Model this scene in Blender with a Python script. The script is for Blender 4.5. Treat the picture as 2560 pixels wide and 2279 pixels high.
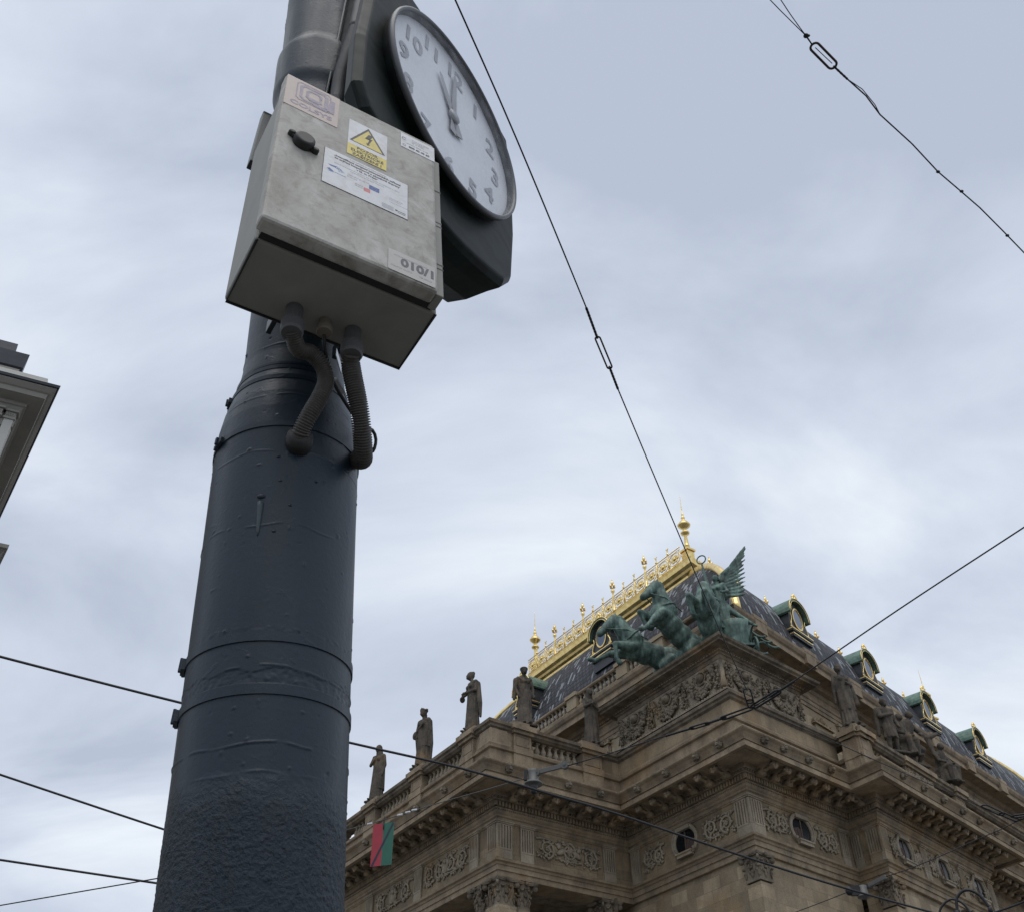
import bpy, bmesh, math, random
from mathutils import Vector, Matrix, noise
import numpy as np
R=math.radians
sc=bpy.context.scene
for o in list(bpy.data.objects): bpy.data.objects.remove(o)
col=sc.collection
# ---------------------------------------------------------------- camera
CAM=(0.0,0.0,1.6)
cam_d=bpy.data.cameras.new('camera'); cam=bpy.data.objects.new('camera',cam_d); col.objects.link(cam)
cam_d.sensor_fit='HORIZONTAL'; cam_d.sensor_width=36.0; cam_d.lens=36*2565/2560.0
cam_d.clip_start=0.05; cam_d.clip_end=4000
def _cam():
    p,r=R(40.63),R(-0.58); cp,sp=math.cos(p),math.sin(p); c,s=math.cos(r),math.sin(r)
    # rows: image right, image down, forward, in (X,Y,Z) world
    R0=[(1,0,0),(0,sp,-cp),(0,cp,sp)]
    right=[c*R0[0][i]-s*R0[1][i] for i in range(3)]
    down=[s*R0[0][i]+c*R0[1][i] for i in range(3)]
    f=R0[2]
    m=Matrix(((right[0],-down[0],-f[0],CAM[0]),(right[1],-down[1],-f[1],CAM[1]),(right[2],-down[2],-f[2],CAM[2]),(0,0,0,1)))
    return m
cam.matrix_world=_cam(); sc.camera=cam
# ---------------------------------------------------------------- world: overcast sky
sc.view_settings.view_transform='Standard'; sc.view_settings.look='None'; sc.view_settings.gamma=1.0; sc.view_settings.exposure=0.0
SUN_EL,SUN_AZ=R(70),R(178)
w=bpy.data.worlds.new('World'); sc.world=w; w.use_nodes=True
nt=w.node_tree; nt.nodes.clear(); N=nt.nodes.new; L=nt.links.new
out=N('ShaderNodeOutputWorld'); bg=N('ShaderNodeBackground'); bgc=N('ShaderNodeBackground'); add=N('ShaderNodeMixShader')
sky=N('ShaderNodeTexSky'); sky.sky_type='NISHITA'; sky.sun_disc=False; sky.sun_elevation=SUN_EL; sky.sun_rotation=SUN_AZ
sky.air_density=1.0; sky.dust_density=4.0
bg.inputs['Strength'].default_value=0.09; L(sky.outputs[0],bg.inputs['Color'])
tc=N('ShaderNodeTexCoord'); sep=N('ShaderNodeSeparateXYZ'); L(tc.outputs['Generated'],sep.inputs[0])
mz=N('ShaderNodeMath'); mz.operation='ADD'; mz.inputs[1].default_value=0.32; L(sep.outputs['Z'],mz.inputs[0])
mx=N('ShaderNodeMath'); mx.operation='MAXIMUM'; mx.inputs[1].default_value=0.08; L(mz.outputs[0],mx.inputs[0])
dx=N('ShaderNodeMath'); dx.operation='DIVIDE'; L(sep.outputs['X'],dx.inputs[0]); L(mx.outputs[0],dx.inputs[1])
dy=N('ShaderNodeMath'); dy.operation='DIVIDE'; L(sep.outputs['Y'],dy.inputs[0]); L(mx.outputs[0],dy.inputs[1])
cb=N('ShaderNodeCombineXYZ'); L(dx.outputs[0],cb.inputs['X']); L(dy.outputs[0],cb.inputs['Y'])
mp=N('ShaderNodeMapping'); mp.inputs['Rotation'].default_value=(0,0,R(-35)); mp.inputs['Scale'].default_value=(1.0,1.7,1); mp.inputs['Location'].default_value=(3.1,1.7,0); L(cb.outputs[0],mp.inputs[0])
n1=N('ShaderNodeTexNoise'); n1.inputs['Scale'].default_value=1.7; n1.inputs['Detail'].default_value=7; n1.inputs['Roughness'].default_value=0.55; n1.inputs['Distortion'].default_value=0.5; L(mp.outputs[0],n1.inputs['Vector'])
n2=N('ShaderNodeTexNoise'); n2.inputs['Scale'].default_value=0.75; n2.inputs['Detail'].default_value=2; L(mp.outputs[0],n2.inputs['Vector'])
mm=N('ShaderNodeMath'); mm.operation='MULTIPLY'; mm.inputs[1].default_value=0.55; L(n2.outputs['Fac'],mm.inputs[0])
ma=N('ShaderNodeMath'); ma.operation='MULTIPLY_ADD'; ma.inputs[1].default_value=0.45; L(n1.outputs['Fac'],ma.inputs[0]); L(mm.outputs[0],ma.inputs[2])
rp=N('ShaderNodeValToRGB'); e=rp.color_ramp.elements
e[0].position=0.41; e[0].color=(0.47,0.53,0.645,1); e[1].position=0.59; e[1].color=(0.84,0.895,0.965,1)
x=e.new(0.50); x.color=(0.63,0.695,0.805,1)
L(ma.outputs[0],rp.inputs[0]); L(rp.outputs[0],bgc.inputs['Color']); bgc.inputs['Strength'].default_value=1.08
add.inputs[0].default_value=0.93; L(bg.outputs[0],add.inputs[1]); L(bgc.outputs[0],add.inputs[2]); L(add.outputs[0],out.inputs[0])
sd=bpy.data.lights.new('sun','SUN'); sd.energy=1.35; sd.angle=R(50); sd.color=(1,0.96,0.9)
sun=bpy.data.objects.new('sun',sd); col.objects.link(sun)
# sun direction: azimuth SUN_AZ measured clockwise from +Y
sv=Vector((math.sin(SUN_AZ)*math.cos(SUN_EL),math.cos(SUN_AZ)*math.cos(SUN_EL),math.sin(SUN_EL)))
sun.rotation_euler=sv.to_track_quat('Z','Y').to_euler(); sun.location=(0,0,60)
# ---------------------------------------------------------------- helpers
def tag(o,label=None,cat=None,group=None,kind=None):
    if label: o['label']=label
    if cat: o['category']=cat
    if group: o['group']=group
    if kind: o['kind']=kind
    return o
def empty(name,loc,label=None,cat=None,group=None):
    o=bpy.data.objects.new(name,None); o.location=loc; col.objects.link(o); o.empty_display_size=.2
    return tag(o,label,cat,group)
BASE={}
class MB:
    def __init__(s): s.v=[]; s.f=[]; s.uv=[]; s.sm=[]
    def add(s,vs,fs,uvs=None,smooth=False):
        b=len(s.v); s.v+= [tuple(p) for p in vs]
        for i,f in enumerate(fs):
            s.f.append([b+k for k in f]); s.uv.append(uvs[i] if uvs else None); s.sm.append(smooth)
    def box(s,o,ex,ey,ez,x0,x1,y0,y1,z0,z1):
        o,ex,ey,ez=map(Vector,(o,ex,ey,ez))
        vs=[o+ex*x+ey*y+ez*z for z in (z0,z1) for y in (y0,y1) for x in (x0,x1)]
        s.add(vs,[(0,2,3,1),(4,5,7,6),(0,1,5,4),(2,6,7,3),(0,4,6,2),(1,3,7,5)],
          [[(0,0)]*4]*0 or None)
    def abox(s,x0,x1,y0,y1,z0,z1): s.box((0,0,0),(1,0,0),(0,1,0),(0,0,1),x0,x1,y0,y1,z0,z1)
    def prism(s,poly,o,ex,ey,ez,d0,d1):
        # polygon in ex,ez extruded along ey
        o,ex,ey,ez=map(Vector,(o,ex,ey,ez)); n=len(poly)
        vs=[o+ex*p[0]+ez*p[1]+ey*d for d in (d0,d1) for p in poly]
        s.add(vs,[tuple(range(n)),tuple(reversed(range(n,2*n)))]+[(i,i+n,(i+1)%n+n,(i+1)%n) for i in range(n)])
    def lathe(s,prof,n=24,o=(0,0,0),ex=(1,0,0),ey=(0,1,0),ez=(0,0,1),smooth=True,a0=0,a1=2*math.pi,caps=True):
        o,ex,ey,ez=map(Vector,(o,ex,ey,ez)); full=abs(a1-a0-2*math.pi)<1e-6; m=n if full else n+1; vs=[]
        for r,z in prof:
            for i in range(m):
                a=a0+(a1-a0)*i/n; vs.append(o+ex*(r*math.cos(a))+ey*(r*math.sin(a))+ez*z)
        fs=[]
        for j in range(len(prof)-1):
            for i in range(n):
                i2=(i+1)%m if full else i+1
                fs.append((j*m+i,j*m+i2,(j+1)*m+i2,(j+1)*m+i))
        if full and caps:
            if prof[0][0]>1e-6: fs.append(tuple(reversed(range(m))))
            if prof[-1][0]>1e-6: fs.append(tuple((len(prof)-1)*m+i for i in range(m)))
        s.add(vs,fs,None,smooth)
    def tube(s,pts,r,n=8,closed=False,cap=True,smooth=True):
        pts=[Vector(p) for p in pts]; m=len(pts); rr=r if isinstance(r,(list,tuple)) else [r]*m
        t0=(pts[1]-pts[0]).normalized(); up=Vector((0,0,1)) if abs(t0.z)<.9 else Vector((1,0,0))
        u=t0.cross(up).normalized(); vs=[]
        for i in range(m):
            a=pts[i-1] if (i>0 or closed) else pts[i]; b=pts[(i+1)%m] if (i<m-1 or closed) else pts[i]
            t=(b-a).normalized(); u=(u-t*u.dot(t)); u=u.normalized() if u.length>1e-6 else t.orthogonal().normalized(); v=t.cross(u)
            for k in range(n):
                q=2*math.pi*k/n; vs.append(pts[i]+(u*math.cos(q)+v*math.sin(q))*rr[i])
        fs=[]
        for i in range(m if closed else m-1):
            j=(i+1)%m
            for k in range(n): fs.append((i*n+k,i*n+(k+1)%n,j*n+(k+1)%n,j*n+k))
        if cap and not closed: fs+= [tuple(reversed(range(n))),tuple((m-1)*n+k for k in range(n))]
        s.add(vs,fs,None,smooth)
    def ell(s,c,r,rot=None,n=10,m=7):
        if not isinstance(r,(tuple,list)): r=(r,r,r)
        c=Vector(c); vs=[]; fs=[]
        for j in range(m+1):
            ph=math.pi*j/m
            for i in range(n):
                th=2*math.pi*i/n
                p=Vector((r[0]*math.sin(ph)*math.cos(th),r[1]*math.sin(ph)*math.sin(th),r[2]*math.cos(ph)))
                if rot: p=rot@p
                vs.append(c+p)
        for j in range(m):
            for i in range(n): fs.append((j*n+i,(j+1)*n+i,(j+1)*n+(i+1)%n,j*n+(i+1)%n))
        s.add(vs,fs,None,True)
    def cap(s,p0,p1,r0,r1,n=12):
        p0,p1=Vector(p0),Vector(p1); d=(p1-p0); l=d.length; d.normalize() if l>0 else None
        pr=[(max(1e-4,r0*math.sin(a)),-r0*math.cos(a)) for a in [math.pi/2*k/4 for k in range(0,5)]]
        pr+=[(max(1e-4,r1*math.cos(a)),l+r1*math.sin(a)) for a in [math.pi/2*k/4 for k in range(0,5)]]
        u=d.orthogonal().normalized(); s.lathe(pr,n,p0,u,d.cross(u),d)
    def sweep(s,path,prof,closed=False,smooth=False,caps=False,vscale=1):
        path=[Vector((p[0],p[1])) for p in path]; n=len(path); M=[]; us=[0]
        for i in range(n):
            ds=[]
            if i>0 or closed: ds.append((path[i]-path[i-1]).normalized())
            if i<n-1 or closed: ds.append((path[(i+1)%n]-path[i]).normalized())
            ns=[Vector((d.y,-d.x)) for d in ds]
            if len(ns)==1: M.append(ns[0])
            else:
                b=ns[0]+ns[1]; M.append(b/ (b.dot(ns[0])) if b.dot(ns[0])>1e-6 else ns[0])
        for i in range(1,n+1): us.append(us[-1]+(path[i%n]-path[i-1]).length)
        m=len(prof); vs=[]
        for i in range(n):
            for o,z in prof: q=path[i]+M[i]*o; vs.append((q.x,q.y,z))
        vv=[0]
        for k in range(1,m): vv.append(vv[-1]+math.hypot(prof[k][0]-prof[k-1][0],prof[k][1]-prof[k-1][1]))
        fs=[];uv=[]
        for i in range(n if closed else n-1):
            j=(i+1)%n
            for k in range(m-1):
                fs.append((i*m+k,j*m+k,j*m+k+1,i*m+k+1))
                z0,z1=prof[k][1],prof[k+1][1]
                if abs(z1-z0)<.3*abs(prof[k+1][0]-prof[k][0]): z0,z1=z0,z0+vv[k+1]-vv[k]
                uv.append([(us[i],z0),(us[i+1],z0),(us[i+1],z1),(us[i],z1)])
        s.add(vs,fs,uv,smooth)
        if caps and not closed:
            s.add(vs[:m],[tuple(range(m))]); s.add(vs[(n-1)*m:],[tuple(reversed(range(m)))])
    def xf(s,mat,start=0):
        for i in range(start,len(s.v)): s.v[i]=tuple(mat@Vector(s.v[i]))
    def build(s,name,mat,parent=None,smooth=None,loc=None,bevel=0):
        me=bpy.data.meshes.new(name); me.from_pydata(s.v,[],s.f)
        if any(u for u in s.uv):
            ul=me.uv_layers.new(name='UVMap')
            for p,u in zip(me.polygons,s.uv):
                if u:
                    for k,li in enumerate(p.loop_indices): ul.data[li].uv=u[k%len(u)]
        me.polygons.foreach_set('use_smooth',[bool(x) if smooth is None else smooth for x in s.sm])
        me.materials.append(mat); me.update()
        o=bpy.data.objects.new(name,me); col.objects.link(o)
        if bevel:
            b=o.modifiers.new('bevel','BEVEL'); b.width=bevel; b.segments=2; b.limit_method='ANGLE'; b.angle_limit=R(40)
        if parent:
            o.parent=parent
            pl=BASE.get(parent.name,Vector(parent.location))
            o.location=(-pl if parent.type=='EMPTY' else Vector((0,0,0)))
            if loc is not None: o.location=Vector(loc)+o.location
        elif loc is not None: o.location=loc
        return o
def inst(o,loc,rotz=0,parent=None,scale=None,name=None):
    c=o.copy(); col.objects.link(c)
    if name: c.name=name
    p=parent or o.parent
    c.parent=p; c.location=Vector(loc)-(BASE.get(p.name,Vector(p.location)) if p and p.type=='EMPTY' else Vector((0,0,0)))
    c.rotation_euler=(0,0,rotz)
    if scale: c.scale=scale
    return c
def remesh(mb,name,mat,voxel,smooth_it=2,parent=None):
    me=bpy.data.meshes.new('tmp'); me.from_pydata(mb.v,[],mb.f); me.update()
    bm=bmesh.new(); bm.from_mesh(me); bmesh.ops.recalc_face_normals(bm,faces=bm.faces); bm.to_mesh(me); bm.free()
    o=bpy.data.objects.new('tmp',me); col.objects.link(o)
    m=o.modifiers.new('r','REMESH'); m.mode='VOXEL'; m.voxel_size=voxel; m.use_smooth_shade=True
    if smooth_it:
        s_=o.modifiers.new('s','SMOOTH'); s_.factor=.5; s_.iterations=smooth_it
    dg=bpy.context.evaluated_depsgraph_get(); dg.update()
    nm=bpy.data.meshes.new_from_object(o.evaluated_get(dg)); bpy.data.objects.remove(o)
    nm.name=name; nm.materials.clear(); nm.materials.append(mat)
    for p in nm.polygons: p.use_smooth=True
    r=bpy.data.objects.new(name,nm); col.objects.link(r)
    if parent: r.parent=parent
    return r
def text_mb(txt,size,o,ex,ez,n,align='CENTER',off=0.0,extr=0.0,shear=0,sx=1.0):
    cu=bpy.data.curves.new('t','FONT'); cu.body=txt; cu.size=size; cu.align_x=align; cu.resolution_u=3; cu.offset=off; cu.extrude=extr
    ob=bpy.data.objects.new('t',cu); col.objects.link(ob)
    dg=bpy.context.evaluated_depsgraph_get(); dg.update(); me=bpy.data.meshes.new_from_object(ob.evaluated_get(dg))
    mb=MB(); o,ex,ez,n=map(Vector,(o,ex,ez,n))
    mb.add([o+ex*(v.co.x*sx)+ez*v.co.y+n*v.co.z for v in me.vertices],[tuple(p.vertices) for p in me.polygons])
    bpy.data.objects.remove(ob); bpy.data.meshes.remove(me)
    return mb
# ---------------------------------------------------------------- materials
def mat(name,build,rough=.8,metal=0.0,spec=.5):
    m=bpy.data.materials.new(name); m.use_nodes=True; nt=m.node_tree; b=nt.nodes['Principled BSDF']
    b.inputs['Roughness'].default_value=rough; b.inputs['Metallic'].default_value=metal
    b.inputs['Specular IOR Level'].default_value=spec
    build(nt,b,nt.nodes.new,nt.links.new); return m
def ramp(N,stops,interp='LINEAR'):
    r=N('ShaderNodeValToRGB'); r.color_ramp.interpolation=interp; e=r.color_ramp.elements
    while len(e)<len(stops): e.new(.5)
    for i,(p,c) in enumerate(stops): e[i].position=p; e[i].color=(*c,1) if len(c)==3 else c
    return r
def noisen(N,L,vec,scale,detail=4,rough=.55,dist=0,dim=None):
    n=N('ShaderNodeTexNoise'); n.inputs['Scale'].default_value=scale; n.inputs['Detail'].default_value=detail; n.inputs['Roughness'].default_value=rough; n.inputs['Distortion'].default_value=dist
    if vec is not None: L(vec,n.inputs['Vector'])
    return n
def mixc(N,L,fac,a,b,mode='MIX'):
    m=N('ShaderNodeMix'); m.data_type='RGBA'; m.blend_type=mode
    if hasattr(fac,'links') or hasattr(fac,'is_linked'): L(fac,m.inputs[0])
    else: m.inputs[0].default_value=fac
    for i,c in ((6,a),(7,b)):
        if hasattr(c,'is_linked'): L(c,m.inputs[i])
        else: m.inputs[i].default_value=(*c,1)
    return m.outputs[2]
def bump(N,L,b,h,strength=.3,dist=.02,prev=None):
    n=N('ShaderNodeBump'); n.inputs['Strength'].default_value=strength; n.inputs['Distance'].default_value=dist; L(h,n.inputs['Height'])
    if prev is not None: L(prev,n.inputs['Normal'])
    L(n.outputs[0],b.inputs['Normal']); return n.outputs[0]
def stone_mat(name,c0,c1,dirt,blocks=None,dirt_amt=.5,scale=1.0,streak=True,bumpd=.02):
    def f(nt,b,N,L):
        tc=N('ShaderNodeTexCoord'); g=N('ShaderNodeNewGeometry'); pos=g.outputs['Position']
        a=noisen(N,L,pos,.9*scale,5,.6); r=ramp(N,[(.3,c0),(.7,c1)]); L(a.outputs[0],r.inputs[0]); c=r.outputs[0]
        hb=None
        if blocks:
            br=N('ShaderNodeTexBrick'); L(tc.outputs['UV'],br.inputs['Vector']); br.inputs['Scale'].default_value=1
            br.inputs['Brick Width'].default_value=blocks[0]; br.inputs['Row Height'].default_value=blocks[1]; br.inputs['Mortar Size'].default_value=.012; br.inputs['Mortar Smooth'].default_value=.2
            br.inputs['Color1'].default_value=(.62,.60,.57,1); br.inputs['Color2'].default_value=(1.25,1.2,1.12,1); br.inputs['Mortar'].default_value=(.66,.64,.62,1); br.inputs['Bias'].default_value=0
            c=mixc(N,L,.75,c,br.outputs[0],'MULTIPLY'); hb=br.outputs['Fac']
        # ochre fresh patches
        o=noisen(N,L,pos,.55,3,.5); ro=ramp(N,[(.56,(0,0,0)),(.66,(1,1,1))]); L(o.outputs[0],ro.inputs[0])
        c=mixc(N,L,mul(N,L,ro.outputs[0],.42),c,(.34,.215,.095))
        # soot: vertical streaks + blotches
        mp=N('ShaderNodeMapping'); mp.inputs['Scale'].default_value=(1.1,1.1,.62) if streak else (1,1,1); L(pos,mp.inputs[0])
        d=noisen(N,L,mp.outputs[0],1.5*scale,8,.72); rd=ramp(N,[(.40,(0,0,0)),(.68,(1,1,1))]); L(d.outputs[0],rd.inputs[0])
        c=mixc(N,L,mul(N,L,rd.outputs[0],min(1,dirt_amt*1.15)),c,dirt)
        # soot lying on upward faces
        sp=N('ShaderNodeSeparateXYZ'); L(g.outputs['Normal'],sp.inputs[0]); ru=ramp(N,[(.2,(0,0,0)),(.7,(1,1,1))]); L(sp.outputs['Z'],ru.inputs[0])
        c=mixc(N,L,mul(N,L,ru.outputs[0],.7),c,(.05,.047,.042))
        fine=noisen(N,L,pos,22,4,.6); rf=ramp(N,[(.2,(.72,.72,.72)),(.8,(1.22,1.22,1.22))]); L(fine.outputs[0],rf.inputs[0]); c=mixc(N,L,1.0,c,rf.outputs[0],'MULTIPLY')
        L(c,b.inputs['Base Color'])
        p=bump(N,L,b,fine.outputs[0],.35,bumpd); 
        big=noisen(N,L,pos,5,3,.6); p=bump(N,L,b,big.outputs[0],.25,.04,p)
        if hb: 
            inv=N('ShaderNodeMath'); inv.operation='SUBTRACT'; inv.inputs[0].default_value=1; L(hb,inv.inputs[1]); bump(N,L,b,inv.outputs[0],.35,.012,p)
    return mat(name,f,.88,0,.25)
def mul(N,L,s,k):
    m=N('ShaderNodeMath'); m.operation='MULTIPLY'; m.inputs[1].default_value=k; m.use_clamp=True; L(s,m.inputs[0]); return m.outputs[0]
M={}
M['stone']=stone_mat('dressed_sandstone',(.27,.208,.142),(.40,.318,.220),(.075,.068,.060),dirt_amt=.55)
M['wall']=stone_mat('sandstone_blocks',(.32,.258,.178),(.44,.365,.262),(.12,.107,.09),blocks=(.95,.46),dirt_amt=.4)
M['attic']=stone_mat('attic_sandstone',(.27,.213,.143),(.38,.305,.208),(.095,.085,.07),blocks=(1.15,.9),dirt_amt=.5)
M['relief']=stone_mat('carved_sandstone',(.33,.275,.205),(.45,.385,.29),(.10,.09,.075),dirt_amt=.45,bumpd=.03)
M['palestone']=stone_mat('pale_sandstone',(.40,.32,.22),(.50,.42,.30),(.26,.21,.15),blocks=(1.2,.6),dirt_amt=.35)  # paler sandstone for the main block wall, windows and posts
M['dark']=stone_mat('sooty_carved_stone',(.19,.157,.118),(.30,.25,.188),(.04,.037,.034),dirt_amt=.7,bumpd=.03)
M['statue']=stone_mat('weathered_statue_stone',(.085,.074,.062),(.15,.127,.10),(.032,.030,.028),dirt_amt=.7,scale=2,bumpd=.03)
def f(nt,b,N,L):
    g=N('ShaderNodeNewGeometry'); pos=g.outputs['Position']
    a=noisen(N,L,pos,2.2,6,.65,.4); r=ramp(N,[(.3,(.035,.058,.050)),(.48,(.095,.165,.140)),(.72,(.20,.31,.26))]); L(a.outputs[0],r.inputs[0])
    mp=N('ShaderNodeMapping'); mp.inputs['Scale'].default_value=(5,5,.9); L(pos,mp.inputs[0]); s=noisen(N,L,mp.outputs[0],1.5,4); rs=ramp(N,[(.4,(.55,.55,.55)),(.7,(1.2,1.2,1.2))]); L(s.outputs[0],rs.inputs[0])
    L(mixc(N,L,1,r.outputs[0],rs.outputs[0],'MULTIPLY'),b.inputs['Base Color']); bump(N,L,b,a.outputs[0],.3,.03)
M['bronze']=mat('green_bronze_patina',f,.62,.1)
def f(nt,b,N,L):
    g=N('ShaderNodeNewGeometry'); a=noisen(N,L,g.outputs['Position'],3,5,.6); r=ramp(N,[(.3,(.05,.095,.075)),(.6,(.15,.24,.19)),(.8,(.08,.10,.07))]); L(a.outputs[0],r.inputs[0]); L(r.outputs[0],b.inputs['Base Color'])
M['copper']=mat('green_copper_sheet',f,.5,.2)
def f(nt,b,N,L):
    g=N('ShaderNodeNewGeometry'); a=noisen(N,L,g.outputs['Position'],4,5,.6); r=ramp(N,[(.3,(.72,.49,.15)),(.7,(1.0,.80,.38))]); L(a.outputs[0],r.inputs[0]); L(r.outputs[0],b.inputs['Base Color']); bump(N,L,b,a.outputs[0],.1,.02)
M['gold']=mat('gilded_metal',f,.33,.88)
def f(nt,b,N,L):
    tc=N('ShaderNodeTexCoord'); br=N('ShaderNodeTexBrick'); L(tc.outputs['UV'],br.inputs['Vector']); br.inputs['Scale'].default_value=1; br.inputs['Brick Width'].default_value=.30; br.inputs['Row Height'].default_value=.34; br.inputs['Mortar Size'].default_value=.035; br.inputs['Mortar Smooth'].default_value=.1
    br.inputs['Color1'].default_value=(.020,.021,.026,1); br.inputs['Color2'].default_value=(.060,.060,.070,1); br.inputs['Mortar'].default_value=(.008,.008,.010,1)
    # individual pale tiles in runs
    mp=N('ShaderNodeMapping'); mp.inputs['Scale'].default_value=(1/.15,1/.5,1); L(tc.outputs['UV'],mp.inputs[0]); fl=N('ShaderNodeVectorMath'); fl.operation='FLOOR'; L(mp.outputs[0],fl.inputs[0])
    wn=N('ShaderNodeTexWhiteNoise'); wn.noise_dimensions='2D'; L(fl.outputs[0],wn.inputs['Vector']); big=noisen(N,L,mp.outputs[0],.16,2)
    su=N('ShaderNodeMath'); su.operation='ADD'; L(wn.outputs['Value'],su.inputs[0]); L(big.outputs[0],su.inputs[1]); r=ramp(N,[(.0,(0,0,0)),(.945,(0,0,0)),(.975,(1,1,1))])
    sc2=N('ShaderNodeMath'); sc2.operation='MULTIPLY'; sc2.inputs[1].default_value=.70; L(su.outputs[0],sc2.inputs[0]); L(sc2.outputs[0],r.inputs[0])
    L(mixc(N,L,mul(N,L,r.outputs[0],.8),br.outputs[0],(.30,.32,.34)),b.inputs['Base Color'])
    inv=N('ShaderNodeMath'); inv.operation='SUBTRACT'; inv.inputs[0].default_value=1; L(br.outputs['Fac'],inv.inputs[1]); bump(N,L,b,inv.outputs[0],.8,.03)
M['slate']=mat('slate_tiles',f,.62,0,.3)
def simple(name,c,rough=.6,metal=0,spec=.5,var=.15,scale=8,bmp=0):
    def f(nt,b,N,L):
        g=N('ShaderNodeTexCoord'); a=noisen(N,L,g.outputs['Object'],scale,4,.6); lo=tuple(x*(1-var) for x in c); hi=tuple(min(1,x*(1+var)) for x in c)
        r=ramp(N,[(.3,lo),(.7,hi)]); L(a.outputs[0],r.inputs[0]); L(r.outputs[0],b.inputs['Base Color'])
        if bmp: bump(N,L,b,a.outputs[0],bmp,.01)
    return mat(name,f,rough,metal,spec)
M['blackiron']=simple('black_wire_steel',(.02,.02,.022),.5,.4)
M['cable']=simple('dark_cable',(.014,.015,.018),.6)
M['rust']=simple('rusty_link_steel',(.06,.042,.032),.6,.4,var=.5,scale=40)
M['greyins']=simple('grey_insulator_plastic',(.085,.085,.08),.5)
M['darkvoid']=simple('dark_interior',(.02,.018,.016),.9)
M['glass']=simple('window_glass',(.010,.012,.015),.25,0,.35)
M['curtain']=simple('window_curtain',(.10,.065,.055),.8)
M['frame_paint']=simple('window_frame_paint',(.11,.08,.055),.6)
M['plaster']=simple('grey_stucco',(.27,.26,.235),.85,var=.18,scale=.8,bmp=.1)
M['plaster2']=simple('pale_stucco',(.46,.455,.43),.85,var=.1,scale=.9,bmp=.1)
M['zinc']=simple('dark_gutter_metal',(.03,.034,.042),.45,.5)
M['dormer']=simple('dark_dormer_paint',(.022,.026,.030),.45)
# ================================================================ NEAR THINGS (pole, cabinet, clock)
K=0.75
def near_root(name,b,*a):
    o=empty(name,(CAM[0]*(1-K)+K*b[0],CAM[1]*(1-K)+K*b[1],CAM[2]*(1-K)+K*b[2]),*a); o.scale=(K,K,K); BASE[o.name]=Vector(b); return o
def spline(pts,step):
    P=[Vector(p) for p in pts]; P=[P[0]*2-P[1]]+P+[P[-1]*2-P[-2]]; o=[]
    for i in range(1,len(P)-2):
        n=max(1,int((P[i+1]-P[i]).length/step))
        for k in range(n):
            t=k/n; a,b,c,d=P[i-1],P[i],P[i+1],P[i+2]
            o.append(.5*((2*b)+(c-a)*t+(2*a-5*b+4*c-d)*t*t+(3*b-a-3*c+d)*t**3))
    o.append(P[-2]); return o
def axis(z): return Vector((-0.61604-.05631*(z-3),2.27489-.0705*(z-3),z))
def f(nt,b,N,L):
    tc=N('ShaderNodeTexCoord'); pos=tc.outputs['Object']
    mp=N('ShaderNodeMapping'); mp.inputs['Scale'].default_value=(6,6,1.0); L(pos,mp.inputs[0])
    a=noisen(N,L,mp.outputs[0],1.6,5,.6); r=ramp(N,[(.3,(.007,.016,.026)),(.6,(.011,.023,.037)),(.8,(.022,.036,.050))]); L(a.outputs[0],r.inputs[0]); c=r.outputs[0]
    d=noisen(N,L,mp.outputs[0],9,3,.7); rd=ramp(N,[(.68,(0,0,0)),(.80,(1,1,1))]); L(d.outputs[0],rd.inputs[0]); c=mixc(N,L,mul(N,L,rd.outputs[0],.35),c,(.055,.062,.065))
    rr=noisen(N,L,pos,3.0,4,.7); rx=ramp(N,[(.80,(0,0,0)),(.82,(1,1,1))]); L(rr.outputs[0],rx.inputs[0]); c=mixc(N,L,mul(N,L,rx.outputs[0],.7),c,(.09,.045,.025))
    L(c,b.inputs['Base Color'])
    rg=ramp(N,[(.3,(.34,.34,.34)),(.7,(.52,.52,.52))]); L(a.outputs[0],rg.inputs[0]); L(rg.outputs[0],b.inputs['Roughness'])
    fn=noisen(N,L,pos,75,4,.6); p=bump(N,L,b,fn.outputs[0],.18,.004)
    v=noisen(N,L,pos,14,5,.62,.6); rv=ramp(N,[(.60,(0,0,0)),(.74,(1,1,1))]); L(v.outputs[0],rv.inputs[0]); p=bump(N,L,b,rv.outputs[0],.2,.004,p)
    sx=N('ShaderNodeSeparateXYZ'); L(pos,sx.inputs[0]); zn=noisen(N,L,pos,12,3,.6); za=N('ShaderNodeMath'); za.operation='MULTIPLY_ADD'; za.inputs[1].default_value=.10; L(zn.outputs[0],za.inputs[0]); L(sx.outputs['Z'],za.inputs[2])
    rz=ramp(N,[(.0,(1,1,1)),(1.0,(0,0,0))]); mr=N('ShaderNodeMapRange'); mr.inputs['From Min'].default_value=2.50; mr.inputs['From Max'].default_value=2.585; L(za.outputs[0],mr.inputs['Value']); L(mr.outputs[0],rz.inputs[0])
    v2=N('ShaderNodeTexVoronoi'); v2.inputs['Scale'].default_value=120; v2.feature='SMOOTH_F1'; L(pos,v2.inputs['Vector']); n5=noisen(N,L,pos,85,5,.65)
    hm=N('ShaderNodeMath'); hm.operation='MULTIPLY'; L(n5.outputs[0],hm.inputs[0]); L(rz.outputs[0],hm.inputs[1]); bump(N,L,b,hm.outputs[0],.85,.010,p)
M['polepaint']=mat('dark_slate_pole_paint',f,.42,0,.38)
pole=near_root('street_pole',axis(-.533),'thick dark slate blue painted steel pole, blistered and rough at the bottom','pole')
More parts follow.
